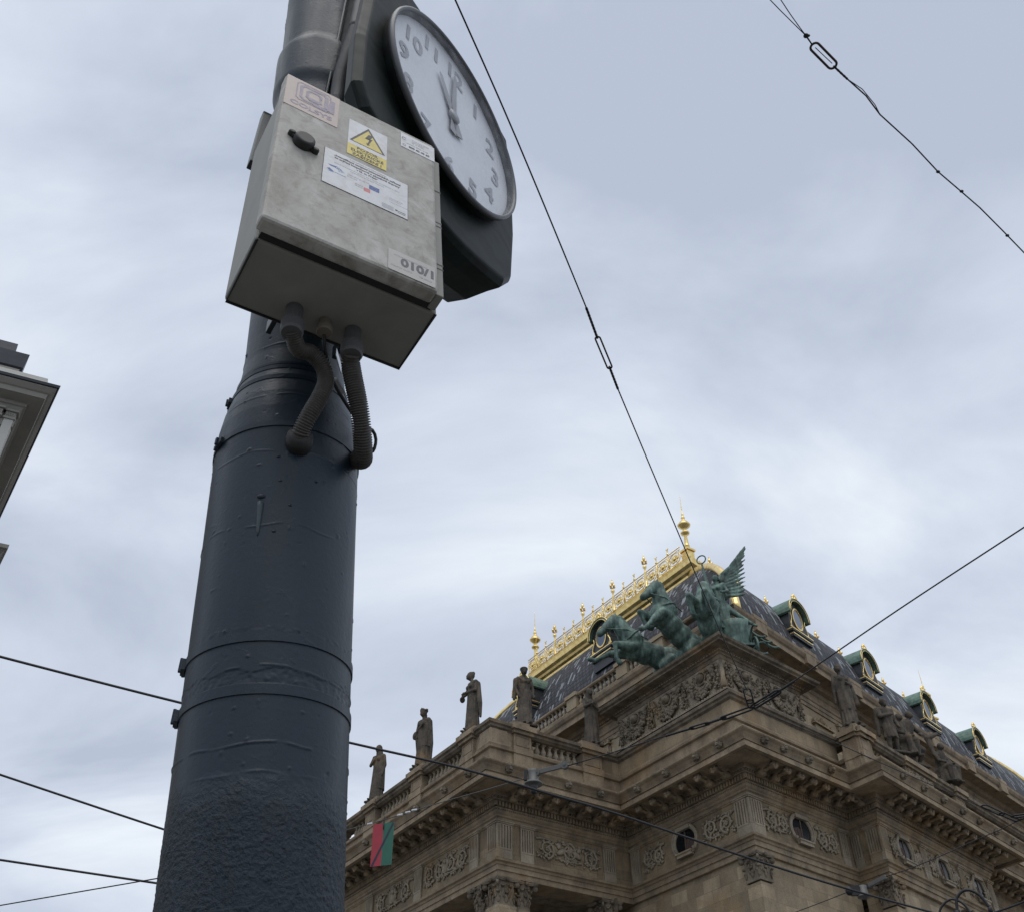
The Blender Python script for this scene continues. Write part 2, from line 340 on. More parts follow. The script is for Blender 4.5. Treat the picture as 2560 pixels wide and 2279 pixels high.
def ringpts(z,r,n,amp=0,a0=0,a1=2*math.pi):
    c=axis(z); o=[]
    for i in range(n):
        a=a0+(a1-a0)*i/n; dx,dy=math.cos(a),math.sin(a); rr=r
        if amp is not None: rr+=pnoise(a,z)
        o.append((c.x+dx*rr,c.y+dy*rr,z+rr*(.056*dx+.0705*dy)))
    return o
SEAMS=[(3.17,.0022,.5),(2.60,.0028,1.7),(3.40,.0018,4.1),(2.535,.0016,2.2),(3.60,.0016,.9),(3.83,.002,2.6),(2.78,.0022,3.3),(5.43,.003,.3)]
def pnoise(a,z):
    p=Vector((math.cos(a)*.2,math.sin(a)*.2,z)); h=0.0
    rough=max(0,min(1,(2.53+.05*noise.noise(p*9)-z)/.10))
    if rough>0: h+=rough*(.0017*noise.fractal(p*105,1.0,2.0,2)+.0005*noise.noise(p*33))
    for zc,am,ph in SEAMS:
        zz=zc+.012*noise.noise(Vector((math.cos(a)*2+ph,math.sin(a)*2,ph))); g=noise.noise(Vector((math.cos(a)*3+ph*3,math.sin(a)*3,7.7)))
        if abs(z-zz)<.012 and g>-.3: h+=am*.8*math.exp(-((z-zz)/.0022)**2)*min(1,(g+.3)*4)
    if 2.742<z<2.775+.012*noise.noise(p*18): h+=.0016*noise.fractal(p*75,1,2,2)-.0012
    if 2.868<z<2.885: h+=.0010*noise.fractal(p*75,1,2,2)
    g=noise.noise(p*55+Vector((3,1,2)))
    if g>.60: h+=(g-.60)*.012
    if g<-.66: h+=(g+.66)*.010
    h+=.0004*noise.noise(p*7)
    return h
zz=[];z=-.54
while z<1.9: zz.append(z); z+=.1
while z<3.9: zz.append(z); z+=.0026
while z<7.6: zz.append(z); z+=.02
prof=[(-.6,.2),(3.50,.2),(3.56,.196),(3.62,.187),(3.68,.172),(3.74,.158),(3.81,.151),(3.9,.149),(5.15,.149),(5.20,.165),(5.42,.165),(5.46,.150),(7.6,.148)]
def prad(z):
    for (a,ra),(b_,rb) in zip(prof,prof[1:]):
        if a<=z<=b_: t=(z-a)/(b_-a); return ra+(rb-ra)*t
    return prof[-1][1]
n=400; mb=MB(); vs=[]
for z in zz: vs+=ringpts(z,prad(z),n,0)
fs=[(j*n+i,j*n+(i+1)%n,(j+1)*n+(i+1)%n,(j+1)*n+i) for j in range(len(zz)-1) for i in range(n)]
mb.add(vs,fs,None,True); mb.build('shaft',M['polepaint'],pole)
def strap(z,h,r,t,name='steel_band',m='polepaint',buckle=None):
    mb=MB(); n=96; vs=[]
    for rr,zz_ in ((r,z-h/2),(r+t,z-h/2+.001),(r+t,z+h/2-.001),(r,z+h/2)): vs+=[Vector(p) for p in ringpts(zz_,rr,n,None)]
    mb.add(vs,[(j*n+i,j*n+(i+1)%n,(j+1)*n+(i+1)%n,(j+1)*n+i) for j in range(3) for i in range(n)],None,False)
    o=mb.build(name,M[m],pole,False)
    if buckle is not None:
        a=R(buckle); c=axis(z); d=Vector((math.cos(a),math.sin(a),0)); tt=Vector((-d.y,d.x,0)); q=c+d*(r+t); q.z=z+(r+t)*(.056*d.x+.0705*d.y)
        b=MB(); b.box(q,tt,d,(0,0,1),-.018,.018,-.004,.008,-h*.6,h*.6); b.box(q,tt,d,(0,0,1),-.008,.002,.006,.014,-h*.5,h*.95)
        b.box(q,tt,d,(0,0,1),-.032,-.012,-.003,.005,-h*.45,h*.5); b.build('band_buckle',M[m],o,bevel=.002)
    return o
strap(2.858,.026,.2005,.0030,buckle=197); strap(2.727,.026,.2005,.0030,buckle=197)
strap(3.487,.016,.2005,.003,buckle=219); strap(3.682,.016,.171,.004,buckle=200); strap(3.728,.016,.160,.004); strap(3.745,.010,.157,.003)
strap(4.72,.02,.150,.003); strap(4.15,.02,.150,.003)
# rivet-like paint blisters and the pale paint run
for (x,y,z) in ((-.602,2.057,3.289),(-.569,2.069,3.217),(-.598,2.067,3.134),(-.517,2.091,3.312),(-.616,2.05,3.366)):
    b=MB(); b.ell((x,y,z),(.006,.004,.004)); b.build('paint_blister',M['polepaint'],pole)
M['palerun']=simple('pale_paint_run',(.035,.058,.070),.5)
b=MB(); c=axis(3.19); d=(Vector((-.64,2.06,3.19))-c); d.z=0; d.normalize(); tt=Vector((-d.y,d.x,0))
pts=[]
for k in range(9):
    t=k/8; zc=3.232-.10*t; q=axis(zc)+d*.2008; q.z=zc-.2*.06; pts.append((q,.0065*(1-t)**.5+.0015))
b.tube([p for p,_ in pts],[r for _,r in pts],6); b.build('paint_run',M['palerun'],pole)
b=MB(); b.ell(axis(3.25)+d*.2-Vector((0,0,.012)),(.012,.006,.007)); b.build('paint_blister',M['polepaint'],pole)
# ---------------------------------------------------------------- electrical cabinet
BO=Vector((-.6385,1.6095,3.7364)); BX=Vector((.85049,.52547,.02343)); BY=Vector((-.52247,.8491,-.07783)); BZ=Vector((-.06079,.05395,.99669))
def B(x,y,z): return BO+BX*x+BY*y+BZ*z
def f(nt,b,N,L):
    tc=N('ShaderNodeTexCoord'); pos=tc.outputs['Object']
    a=noisen(N,L,pos,9,6,.68,.5); r=ramp(N,[(.30,(.20,.19,.165)),(.5,(.38,.37,.34)),(.70,(.52,.51,.485))]); L(a.outputs[0],r.inputs[0]); c=r.outputs[0]
    d=noisen(N,L,pos,17,7,.78,.8); rd=ramp(N,[(.50,(0,0,0)),(.66,(1,1,1))]); L(d.outputs[0],rd.inputs[0]); c=mixc(N,L,mul(N,L,rd.outputs[0],.6),c,(.17,.15,.12))
    g=noisen(N,L,pos,110,3,.7); rg=ramp(N,[(.66,(0,0,0)),(.75,(1,1,1))]); L(g.outputs[0],rg.inputs[0]); c=mixc(N,L,mul(N,L,rg.outputs[0],.6),c,(.13,.12,.10))
    L(c,b.inputs['Base Color']); rr=ramp(N,[(.3,(.45,.45,.45)),(.7,(.7,.7,.7))]); L(a.outputs[0],rr.inputs[0]); L(rr.outputs[0],b.inputs['Roughness']); bump(N,L,b,d.outputs[0],.12,.003)
M['cabinet']=mat('stained_grey_cabinet_plastic',f,.55,0,.4)
def f(nt,b,N,L):
    tc=N('ShaderNodeTexCoord'); a=noisen(N,L,tc.outputs['Object'],5,5,.6,.3); r=ramp(N,[(.3,(.19,.19,.17)),(.7,(.255,.255,.235))]); L(a.outputs[0],r.inputs[0]); L(r.outputs[0],b.inputs['Base Color'])
M['cabinet_body']=mat('grey_cabinet_body_plastic',f,.55,0,.4)
M['rubber_gap']=simple('black_rubber_and_gap',(.012,.012,.012),.6)  # black of the rubber parts, also the shade in the door gap
cabr=near_root('electrical_cabinet',B(.26,.12,0),'stained grey electrical cabinet with warning stickers strapped to the dark pole','electrical cabinet')
mb=MB(); mb.box(BO,BX,BY,BZ,-.004,.523,.018,.246,0,.765); body=mb.build('cabinet_body',M['cabinet_body'],cabr,False,bevel=.008)
mb=MB(); mb.box(BO,BX,BY,BZ,.004,.50,-.012,.019,.006,.755); mb.build('door_gap_shade',M['rubber_gap'],cabr,False)  # black box standing in for the shade between door and body
# bottom rim of the body
mb=MB(); mb.tube([B(.002,.02,-.001),B(.002,.244,-.001),B(.519,.244,-.001),B(.519,.02,-.001)],.004,8); mb.build('body_rim',M['rubber_gap'],body)
# door: slab with rounded edges and bevelled lower lip
mb=MB(); mb.box(BO,BX,BY,BZ,-.016,.486,-.060,-.010,-.012,.758); door=mb.build('door',M['cabinet'],cabr,False,bevel=.010)
mb=MB(); mb.box(BO,BX,BY,BZ,.488,.512,-.042,.012,.0,.70)
for z in (.12,.14,.33,.35,.52): mb.box(BO,BX,BY,BZ,.4885,.5135,-.044,.012,z,z+.006)
mb.build('hinge_strip',M['cabinet_body'],cabr,False,bevel=.004)
# knob with two ears
def disc(mb,c,rx,rz,y0,y1,n=40,ang=0):
    vs=[]
    for y,s in ((y0,1),(y0+(y1-y0)*.6,1),(y1-.0035*(1 if y1>y0 else -1),.94),(y1,.82)):
        for i in range(n):
            a=2*math.pi*i/n; X=rx*s*math.cos(a); Z=rz*s*math.sin(a); vs.append(B(c[0]+X*math.cos(ang)-Z*math.sin(ang),y,c[1]+X*math.sin(ang)+Z*math.cos(ang)))
    fs=[(j*n+i,j*n+(i+1)%n,(j+1)*n+(i+1)%n,(j+1)*n+i) for j in range(3) for i in range(n)]+[tuple(3*n+i for i in range(n))]
    mb.add(vs,fs,None,False)
M['knob']=simple('black_knob_plastic',(.018,.018,.018),.55)
mb=MB(); disc(mb,(.062,.402),.031,.031,-.060,-.086); 
disc(mb,(.026,.422),.011,.009,-.060,-.076,20); disc(mb,(.098,.386),.011,.009,-.060,-.076,20); mb.box(B(.062,0,.402),(BX*.9-BZ*.42).normalized(),BY,(BZ*.9+BX*.42).normalized(),-.038,.038,-.072,-.060,-.008,.008)
mb.build('lock_cover',M['knob'],door,False,bevel=.003)
# stickers -----------------------------------------------------
DY=-.0605
def plate(name,x0,x1,z0,z1,m,parent=door,y=DY,t=.0006,skew=0.0,r=0):
    mb=MB()
    pts=[(x0,z0),(x1,z0+skew),(x1,z1+skew),(x0,z1)]
    if r:
        pts=[]
        for cx,cz,a0 in ((x1-r,z0+r,-90),(x1-r,z1-r,0),(x0+r,z1-r,90),(x0+r,z0+r,180)):
            for k in range(5): a=R(a0+k*22.5); pts.append((cx+r*math.cos(a),cz+r*math.sin(a)))
    mb.prism(pts,BO,BX,BY,BZ,y,y-t)
    return mb.build(name,m,parent,False)
def ink(name,parent,m,items,y):
    mb=MB()
    for it in items:
        if it[0]=='t':
            _,s,size,x,z=it[:5]; al=it[5] if len(it)>5 else 'CENTER'; off=it[6] if len(it)>6 else 0; sx=it[7] if len(it)>7 else 1
            t=text_mb(s,size,B(x,y,z),BX,BZ,-BY,al,off,0,0,sx); mb.add(t.v,t.f)
        elif it[0]=='p':
            pts=it[1]; mb.add([B(px,y,pz) for px,pz in pts],[tuple(range(len(pts)))])
        elif it[0]=='l':
            _,pts,wd=it; cl=it[1][0]==it[1][-1]
            for (xa,za),(xb,zb) in zip(pts,pts[1:]):
                d=Vector((xb-xa,zb-za)); l=d.length or 1; nx,nz=-d.y/l*wd/2,d.x/l*wd/2; e=d/l*wd*.35
                mb.add([B(xa-e.x+nx,y,za-e.y+nz),B(xb+e.x+nx,y,zb+e.y+nz),B(xb+e.x-nx,y,zb+e.y-nz),B(xa-e.x-nx,y,za-e.y-nz)],[(0,1,2,3)])
                y-=.00001
    return mb.build(name,m,parent,False)
def ptex(name,c,dirt=(.25,.23,.2),amt=.35,sc_=30,rough=.45):
    def f(nt,b,N,L):
        tc=N('ShaderNodeTexCoord'); a=noisen(N,L,tc.outputs['Object'],sc_,5,.7,.4); r=ramp(N,[(.45,(0,0,0)),(.72,(1,1,1))]); L(a.outputs[0],r.inputs[0]); L(mixc(N,L,mul(N,L,r.outputs[0],amt),c,dirt),b.inputs['Base Color'])
    return mat(name,f,rough)
M['paper']=ptex('white_sticker',(.62,.63,.66)); M['yellow']=ptex('yellow_sticker',(.66,.53,.09)); M['inkblack']=simple('black_print',(.025,.025,.03),.5)
M['inkgrey']=simple('faded_grey_print',(.12,.12,.135),.6); M['inkviolet']=ptex('faded_violet_print',(.20,.17,.26),(.40,.33,.30),.55,45); M['fadedpink']=ptex('faded_sticker_film',(.44,.36,.33),(.33,.30,.27),.5,25)
M['eublue']=simple('blue_print',(.03,.09,.32),.5); M['pred']=simple('faded_red_print',(.55,.17,.17),.5); M['lblue']=simple('light_blue_print',(.16,.30,.50),.5)
M['inkwhite']=simple('fine_print_grey',(.30,.31,.34),.6)
# warning sticker
ws=plate('warning_sticker',.193,.320,.467,.666,M['paper']); plate('yellow_field',.1932,.3198,.4672,.528,M['yellow'],ws,DY-.0007,.0002)
def rtri(s,y0=0):
    cx,cz=.2565,.585; P_=[(0,.066),(-.0585,-.046),(.0585,-.046)]; return [(cx+px*s,cz+(pz+.008)*s-.008*0) for px,pz in P_]
t1=rtri(1.0); ink('triangle_border',ws,M['inkblack'],[('p',[t1[0],t1[1],t1[2]])],DY-.0009); ink('yellow_triangle',ws,M['yellow'],[('p',[(t[0],t[1]-.003) for t in rtri(.84)])],DY-.0010)
ink('lightning_bolt',ws,M['inkblack'],[('p',[(.258,.623),(.246,.592),(.262,.594),(.2735,.6265)]),('p',[(.246,.592),(.262,.594),(.270,.603),(.248,.594)]),('p',[(.262,.600),(.271,.602),(.2605,.569),(.2555,.571)]),('p',[(.251,.572),(.2645,.567),(.2555,.558)])],DY-.0012)
ink('warning_text',ws,M['inkblack'],[('t','POZOR',.019,.257,.5115,'CENTER',.0005,1.05),('t','ELEKTRICKÉ',.0185,.257,.4925,'CENTER',.0005,1.05),('t','ZAŘÍZENÍ !',.0185,.257,.4725,'CENTER',.0005,1.05)],DY-.0012)
# information sticker
inf=plate('information_sticker',.126,.392,.262,.446,M['inkblack']); plate('white_field',.1275,.3905,.2635,.4445,M['paper'],inf,DY-.0007,.0002)
ink('project_text',inf,M['inkblack'],[('t','Toto zařízení je součástí projektu',.0085,.262,.432),('t','„Intenzifikace nasazení telematických zařízení',.0116,.261,.4195,'CENTER',.0007),('t','ke zvýšení bezpečnosti a plynulosti dopravy',.0116,.261,.4065,'CENTER',.0007),('t','v hl. m. Praze“',.0116,.261,.3935,'CENTER',.0007)],DY-.0010)
ink('funding_text',inf,M['inkgrey'],[('t','Spolufinancováno Evropskou unií z Fondu soudržnosti v rámci',.0082,.261,.381),('t','Operačního programu Doprava',.0082,.261,.3715),('t','Operační program',.0088,.2,.352,'LEFT'),('t','Doprava',.0088,.2,.342,'LEFT'),('t','EVROPSKÁ UNIE',.0058,.332,.330,'LEFT'),('t','Fond soudržnosti',.0052,.332,.323,'LEFT'),('t','Investice do vaší budoucnosti',.0056,.332,.312,'LEFT'),('t','PRA|HA',.0075,.225,.322,'LEFT'),('t','PRA|GUE',.0075,.225,.314,'LEFT')],DY-.0010)
for k in range(4): ink('small_print_block',inf,M['inkwhite'],[('l',[(.31,.291-.0055*k),(.345,.291-.0055*k)],.0026)],DY-.0010)
ink('company_mark',inf,M['inkblack'],[('p',[(.352,.288),(.360,.286),(.353,.279)]),('l',[(.352,.284),(.383,.284)],.003),('l',[(.360,.277),(.383,.277)],.002)],DY-.0011)
ink('ministry_mark',inf,M['eublue'],[('p',[(.140,.362),(.170,.368),(.164,.362),(.176,.354),(.160,.358),(.148,.357)]),('l',[(.170,.366),(.178,.345)],.0015),('l',[(.173,.366),(.183,.346)],.0015),('l',[(.176,.364),(.187,.348)],.0015),('p',[(.138,.338),(.146,.345),(.162,.334),(.15,.331)]),('l',[(.163,.3335),(.196,.3335)],.0022)],DY-.0010)
ink('road_stripes',inf,M['lblue'],[('l',[(.1685,.364),(.174,.345)],.0016),('l',[(.179,.362),(.191,.350)],.0016),('p',[(.14,.331),(.155,.334),(.16,.329),(.148,.327)])],DY-.0010)
ink('blue_flag',inf,M['eublue'],[('p',[(.268,.330),(.300,.330),(.300,.352),(.268,.352)])],DY-.0010)
ink('flag_stars',inf,M['yellow'],[('p',[(.284+.0075*math.cos(R(30*k))+.0009*math.cos(R(72*j)),.341+.0075*math.sin(R(30*k))+.0009*math.sin(R(72*j))) for j in range(5)]) for k in range(12)],DY-.0012)
ink('red_square',inf,M['pred'],[('p',[(.252,.308),(.272,.308),(.272,.327),(.252,.327)])],DY-.0010)
# faded corner sticker with nested logo
lg=plate('faded_logo_sticker',-.012,.157,.578,.752,M['fadedpink'])
def cc(x0,x1,z0,z1,wd): return [('l',[(x1,z1-.02),(x1,z1-.008),(x1-.008,z1),(x0+.01,z1),(x0,z1-.01),(x0,z0+.01),(x0+.01,z0),(x1-.008,z0),(x1,z0+.008),(x1,z0+.02)],wd)]
ink('nested_logo',lg,M['inkviolet'],cc(.022,.128,.635,.738,.0035)+cc(.036,.116,.646,.727,.009)+cc(.056,.098,.660,.712,.009)+[('l',[(.116,.655),(.116,.715)],.012),('l',[(.06,.668),(.10,.668)],.010),('p',[(.120,.640),(.143,.640),(.143,.715),(.128,.715)]),('p',[(.075,.637),(.128,.637),(.128,.646),(.075,.646)])],DY-.0011)
ink('logo_letters',lg,M['inkviolet'],[('t','COLSYS',.030,.072,.598,'CENTER',.0008,1.25)],DY-.0011)
# phone sticker
ph=plate('phone_sticker',.366,.4845,.655,.738,M['paper'],r=.002); ink('phone_text',ph,M['inkgrey'],[('t','Technická správa',.0088,.405,.716,'LEFT'),('t','komunikací',.0088,.405,.707,'LEFT'),('t','hl. m. Prahy',.0088,.405,.698,'LEFT'),('t','poruchy hlaste na tel.',.0088,.425,.685),('l',[(.378+.011*0+.008*math.cos(R(a)),.708+.007*math.sin(R(a))) for a in range(40,340,30)],.002),('l',[(.378+.005*math.cos(R(a)),.671+.005*math.sin(R(a))) for a in range(0,361,40)],.0012)],DY-.0010)
ink('phone_number',ph,M['inkblack'],[('t','800 40 40 60',.0135,.430,.6665,'CENTER',.0007)],DY-.0010)
# number plate
M['numplate']=simple('grey_number_plate',(.43,.42,.40),.5,var=.08)
npl=plate('number_plate',.333,.4755,-.004,.088,M['numplate'],r=.005,t=.0012); ink('plate_number',npl,M['inkgrey'],[('t','010/1',.047,.424,.032,'CENTER',.0018,1.0)],DY-.0018)
ink('plate_small_print',npl,M['inkwhite'],[('t','SVĚTELNÉ SIGNALIZAČNÍ ZAŘÍZENÍ',.0062,.40,.066),('t','PORUCHY HLASTE',.0075,.372,.015),('t','TSK PRAHA',.0075,.445,.012)],DY-.0018)
# glands, conduits
M['gland']=simple('grey_gland_plastic',(.075,.077,.08),.55); M['gland2']=simple('brownish_gland_plastic',(.14,.12,.095),.6); M['conduit']=simple('brown_grey_corrugated_conduit',(.055,.050,.045),.6,var=.25,scale=60)
def gland(x,y,r,h,m,fl=True):
    mb=MB(); pr=[(r*.92,.002),(r*.92,-h*.52),(r*1.12,-h*.54),(r*1.2,-h*.62),(r*1.2,-h*.93),(r*1.05,-h),(r*.7,-h)]
    mb.lathe([(a,b) for a,b in pr],28,B(x,y,0),BX,BY,BZ,False); return mb.build('cable_gland',m,cabr)
gland(.172,.183,.026,.105,M['gland']); gland(.262,.184,.019,.05,M['gland2']); gland(.344,.181,.026,.105,M['gland'])
def corr(name,pts,r,parent,m='conduit',step=.0022,dp=.74):
    P_=spline(pts,step); mb=MB(); mb.tube(P_,[r*dp if i%3==0 else r for i in range(len(P_))],16); return mb.build(name,M[m],parent)
g1=B(.172,.183,-.10); g3=B(.344,.181,-.10)
corr('flexible_conduit',[B(.172,.183,-.09),(-.573,1.905,3.622),(-.545,1.935,3.635),(-.515,1.965,3.615),(-.505,1.985,3.575),(-.516,1.99,3.52),(-.538,2.0,3.47),(-.56,2.025,3.43),(-.569,2.055,3.415)],.0235,cabr)
mb=MB(); q=Vector((-.571,2.062,3.410)); d=Vector((-.25,.9,-.3)).normalized(); u=d.orthogonal().normalized(); mb.lathe([(.035,-.035),(.036,-.01),(.033,.0),(.033,.03)],24,q,u,d.cross(u),d); mb.build('conduit_socket',M['rubber_gap'],cabr)
corr('flexible_conduit',[B(.344,.181,-.09),(-.440,1.965,3.63),(-.432,1.985,3.59),(-.421,2.01,3.545),(-.412,2.04,3.505),(-.407,2.08,3.465),(-.408,2.125,3.44),(-.415,2.165,3.45),(-.44,2.2,3.48),(-.47,2.22,3.5)],.0265,cabr)
mb=MB(); mb.tube(spline([B(.262,.184,-.04),(-.51,1.93,3.66),(-.505,1.965,3.64),(-.49,2.01,3.60),(-.465,2.05,3.57),(-.44,2.10,3.555),(-.42,2.16,3.56),(-.405,2.21,3.60),(-.395,2.23,3.58),(-.402,2.24,3.545),(-.425,2.25,3.55)],.01),.005,8); mb.build('thin_black_cable',M['rubber_gap'],cabr)
# steel brackets behind the cabinet
M['steel']=simple('bright_bracket_steel',(.55,.55,.56),.3,.8); M['bracket']=simple('dark_green_bracket_paint',(.022,.032,.036),.4)
for z in (.10,.66):
    mb=MB(); mb.box(BO,BX,BY,BZ,.12,.40,.246,.268,z-.02,z+.02); mb.box(BO,BX,BY,BZ,.15,.165,.268,.36,z-.025,z+.025); mb.box(BO,BX,BY,BZ,.355,.37,.268,.36,z-.025,z+.025); mb.build('mounting_bracket',M['bracket'],cabr,False,bevel=.002)
mb=MB(); mb.box(B(.33,.25,-.02),(BX*.6+BY*.75-BZ*.2).normalized(),BY,BZ,-.01,.05,0,.004,-.03,.0); mb.box(B(.36,.30,-.10),(BX*.5-BZ*.8).normalized(),BY,(BZ*.5+BX*.8).normalized(),-.03,.03,0,.004,-.008,.008); mb.build('bracket_plate',M['steel'],cabr,False)
# conduit running up the pole above the cabinet, flat bars
P_=[(-.611,1.958,7.0),(-.606,1.958,6.2),(-.60,1.965,5.7),(-.601,1.968,5.5)]
mb=MB(); mb.tube(spline(P_,.03),.026,14); mb.build('smooth_conduit',M['gland'],cabr)
corr('flexible_conduit',[(-.601,1.968,5.5),(-.61,1.958,5.3),(-.618,1.955,5.12),(-.612,1.95,4.95),(-.60,1.94,4.6)],.026,cabr,'gland',.002,.93)
mb=MB()
for dxx,top in ((.105,5.02),(.165,4.92)):
    q=axis(4.7)+Vector((dxx,-.16,0)); mb.box((q.x,q.y,0),BX,BY,(0,0,1),-.045 if dxx<.12 else -.004,.0,-.004,.05,4.3,top)
mb.box((axis(4.9).x+.06,axis(4.9).y-.165,0),BX,BY,(0,0,1),-.004,.004,-.002,.05,4.3,6.4)
mb.build('vertical_bracket_bar',M['bracket'],cabr,False,bevel=.002)
mb=MB(); q=axis(4.95); mb.box(q+Vector((-.165,-.06,0)),BX,BY,(0,0,1),-.03,.03,-.02,.02,-.22,.10); mb.box(q+Vector((-.165,-.06,0)),BX,BY,(0,0,1),-.03,.1,-.02,.02,.08,.10); mb.build('side_bracket',M['bracket'],cabr,False,bevel=.003)
# ---------------------------------------------------------------- street clock
CC=Vector((-.1818,2.0535,5.0278)); CN=Vector((.86159,-.50761,0)); CT=Vector((.50761,.86159,0)); UP=Vector((0,0,1))
clk=near_root('street_clock',CC-CN*.3-UP*.6,'round white faced public clock in a dark green metal case on the pole','clock')
def f(nt,b,N,L):
    tc=N('ShaderNodeTexCoord'); pos=tc.outputs['Object']; w=N('ShaderNodeTexWave'); w.wave_type='BANDS'; w.bands_direction='Z'; w.inputs['Scale'].default_value=3.0; w.inputs['Distortion'].default_value=14; w.inputs['Detail'].default_value=3; w.inputs['Detail Scale'].default_value=1.3; L(pos,w.inputs[0])
    r=ramp(N,[(.35,(.003,.006,.006)),(.8,(.010,.019,.017))]); L(w.outputs[0],r.inputs[0]); a=noisen(N,L,pos,4,4); L(mixc(N,L,a.outputs[0],r.outputs[0],(.005,.008,.008)),b.inputs['Base Color']); bump(N,L,b,w.outputs[0],.08,.004)
M['clockcase']=mat('streaky_dark_green_case_paint',f,.5,0,.22)
# case outline in the face plane, belly bulging down
def outline(s=1.0):
    pts=[]
    right=[(.44,-.50),(.485,-.42),(.505,-.15),(.495,.2),(.455,.47),(.36,.50)]
    bot=[(.43*math.cos(R(a)),-.50-.105*math.sin(R(a))) for a in range(180,361,15)]
    bot=[(x,-.50-.105*math.sin(R(180*(x+.43)/.86))) for x in [-.43+.86*k/16 for k in range(17)]]
    pts=bot+right[1:]+[(0,.50)]+[(-x,z) for x,z in reversed(right[1:])]
    return [(x*s,z*s) for x,z in pts]
ol=outline(); mb=MB(); ds=[(-.31,.45,.93),(-.22,.72,1.0),(-.13,.93,1.02),(-.08,.99,1.0),(-.055,.94,.97)]
vs=[]
for d,sx,sz in ds: vs+=[CC+CT*(x*(sx if x<0 else max(sx,.95)*1.0))+UP*(z*sz)+CN*d for x,z in ol]
m_=len(ol); fs=[(j*m_+i,j*m_+(i+1)%m_,(j+1)*m_+(i+1)%m_,(j+1)*m_+i) for j in range(len(ds)-1) for i in range(m_)]+[tuple(reversed(range(m_))),tuple((len(ds)-1)*m_+i for i in range(m_))]
mb.add(vs,fs,None,False); mb.build('clock_case',M['clockcase'],clk,False,bevel=.008)
mb=MB()
# tall ogee mount that carries the case on the pole
pr=[(-.30,-.55),(-.25,-.35),(-.22,.0),(-.22,.4),(-.22,.8),(-.22,1.6),(-.45,1.6),(-.45,-.55)]
for dd,(t0,t1) in ((0,(-.30,-.15)),):
    mb.prism([(d+.02,z) for d,z in pr],CC,CN,CT,UP,t0,t1)
mb.build('mounting_housing',M['clockcase'],clk,False,bevel=.02)
M['bezel']=simple('grey_bezel_paint',(.10,.105,.115),.45,.2,var=.1)
mb=MB(); mb.lathe([(.400,-.022),(.414,-.020),(.416,-.008),(.413,.001),(.406,.003),(.400,-.002),(.398,-.010),(.398,-.036)],96,CC,CT,UP,CN,caps=False); mb.build('bezel',M['bezel'],clk)
mb=MB(); mb.lathe([(.36,-.10),(.40,-.10),(.402,-.021)],96,CC,CT,UP,CN,caps=False); mb.build('bezel_drum',M['clockcase'],clk)
M['dial']=simple('white_dial',(.70,.73,.79),.4,var=.05,scale=3)
mb=MB(); mb.add([CC+CT*(.399*math.cos(2*math.pi*i/96))+UP*(.399*math.sin(2*math.pi*i/96))-CN*.034 for i in range(96)],[tuple(range(96))]); dial=mb.build('dial',M['dial'],clk)
def f(nt,b,N,L):
    b.inputs['Base Color'].default_value=(.60,.62,.66,1)
    tc=N('ShaderNodeTexCoord'); a=noisen(N,L,tc.outputs['Object'],9,5,.6); r=ramp(N,[(.42,(.04,.04,.04)),(.72,(.20,.20,.20))]); L(a.outputs[0],r.inputs[0]); L(r.outputs[0],b.inputs['Alpha'])
M['clockglass']=mat('dusty_clock_glass',f,.1)
mb=MB(); mb.add([CC+CT*(.397*math.cos(2*math.pi*i/96))+UP*(.397*math.sin(2*math.pi*i/96))-CN*.006 for i in range(96)],[tuple(range(96))]); mb.build('glass',M['clockglass'],clk,False)
M['numeral']=simple('grey_numeral_paint',(.34,.355,.40),.5)
for hnum in range(1,13):
    a=R(90-30*hnum); c=CC+CT*(.305*math.cos(a))+UP*(.300*math.sin(a)-.042)-CN*.032
    t=text_mb(str(hnum),.128,c,CT,UP,CN,'CENTER',.0035,.0,0,.95); t.build('numeral',M['numeral'],dial,False)
mb=MB()
def hand(ang,l,w0,tail):
    a=R(ang); d=CT*math.cos(a)+UP*math.sin(a); s=d.cross(CN); c=CC-CN*.024
    mb.add([c-d*tail+s*w0*1.15,c+d*(l*.93)+s*w0*.62,c+d*l,c+d*(l*.93)-s*w0*.62,c-d*tail-s*w0*1.15],[(0,1,2,3,4)])
    mb.add([c-d*tail+s*w0*1.15-CN*.003,c+d*l-CN*.003,c-d*tail-s*w0*1.15-CN*.003],[(0,2,1)])
hand(91,.285,.017,.10); hand(121,.20,.020,.09)
M['handpaint']=simple('grey_hand_paint',(.30,.31,.34),.4); mb.build('clock_hands',M['handpaint'],clk,False)
mb=MB(); mb.lathe([(.03,-.03),(.03,-.018),(.0001,-.015)],24,CC,CT,UP,CN); mb.build('hand_hub',M['handpaint'],clk)
# ================================================================ THEATRE
V2=lambda x,y: Vector((x,y))
def azv(a): return V2(math.sin(R(a)),math.cos(R(a)))
def nr(d): return V2(d.y,-d.x)
def isect(n1,c1,n2,c2):
    d=n1.x*n2.y-n1.y*n2.x; return V2((c1*n2.y-c2*n1.y)/d,(n1.x*c2-n2.x*c1)/d)
A=azv(-33.7); BP=azv(56.3); BYd=azv(49.25); BW=azv(43.74); nA=-nr(A); nP=nr(BP); nY=nr(BYd); nW=nr(BW)
P=V2(-.708,39.994); I1=V2(4.783,43.45); Y=V2(8.7255,37.691); I2=V2(13.3506,41.664); W=V2(14.429,40.698)
I1=isect(nr(BP),nr(BP).dot(P),nr(A),nr(A).dot(Y)); I2=isect(nr(BYd),nr(BYd).dot(Y),nr(A),nr(A).dot(W))
W2=W+BW*9.95; I3=W2+A*1.45
def v3(p,z): return Vector((p.x,p.y,z))
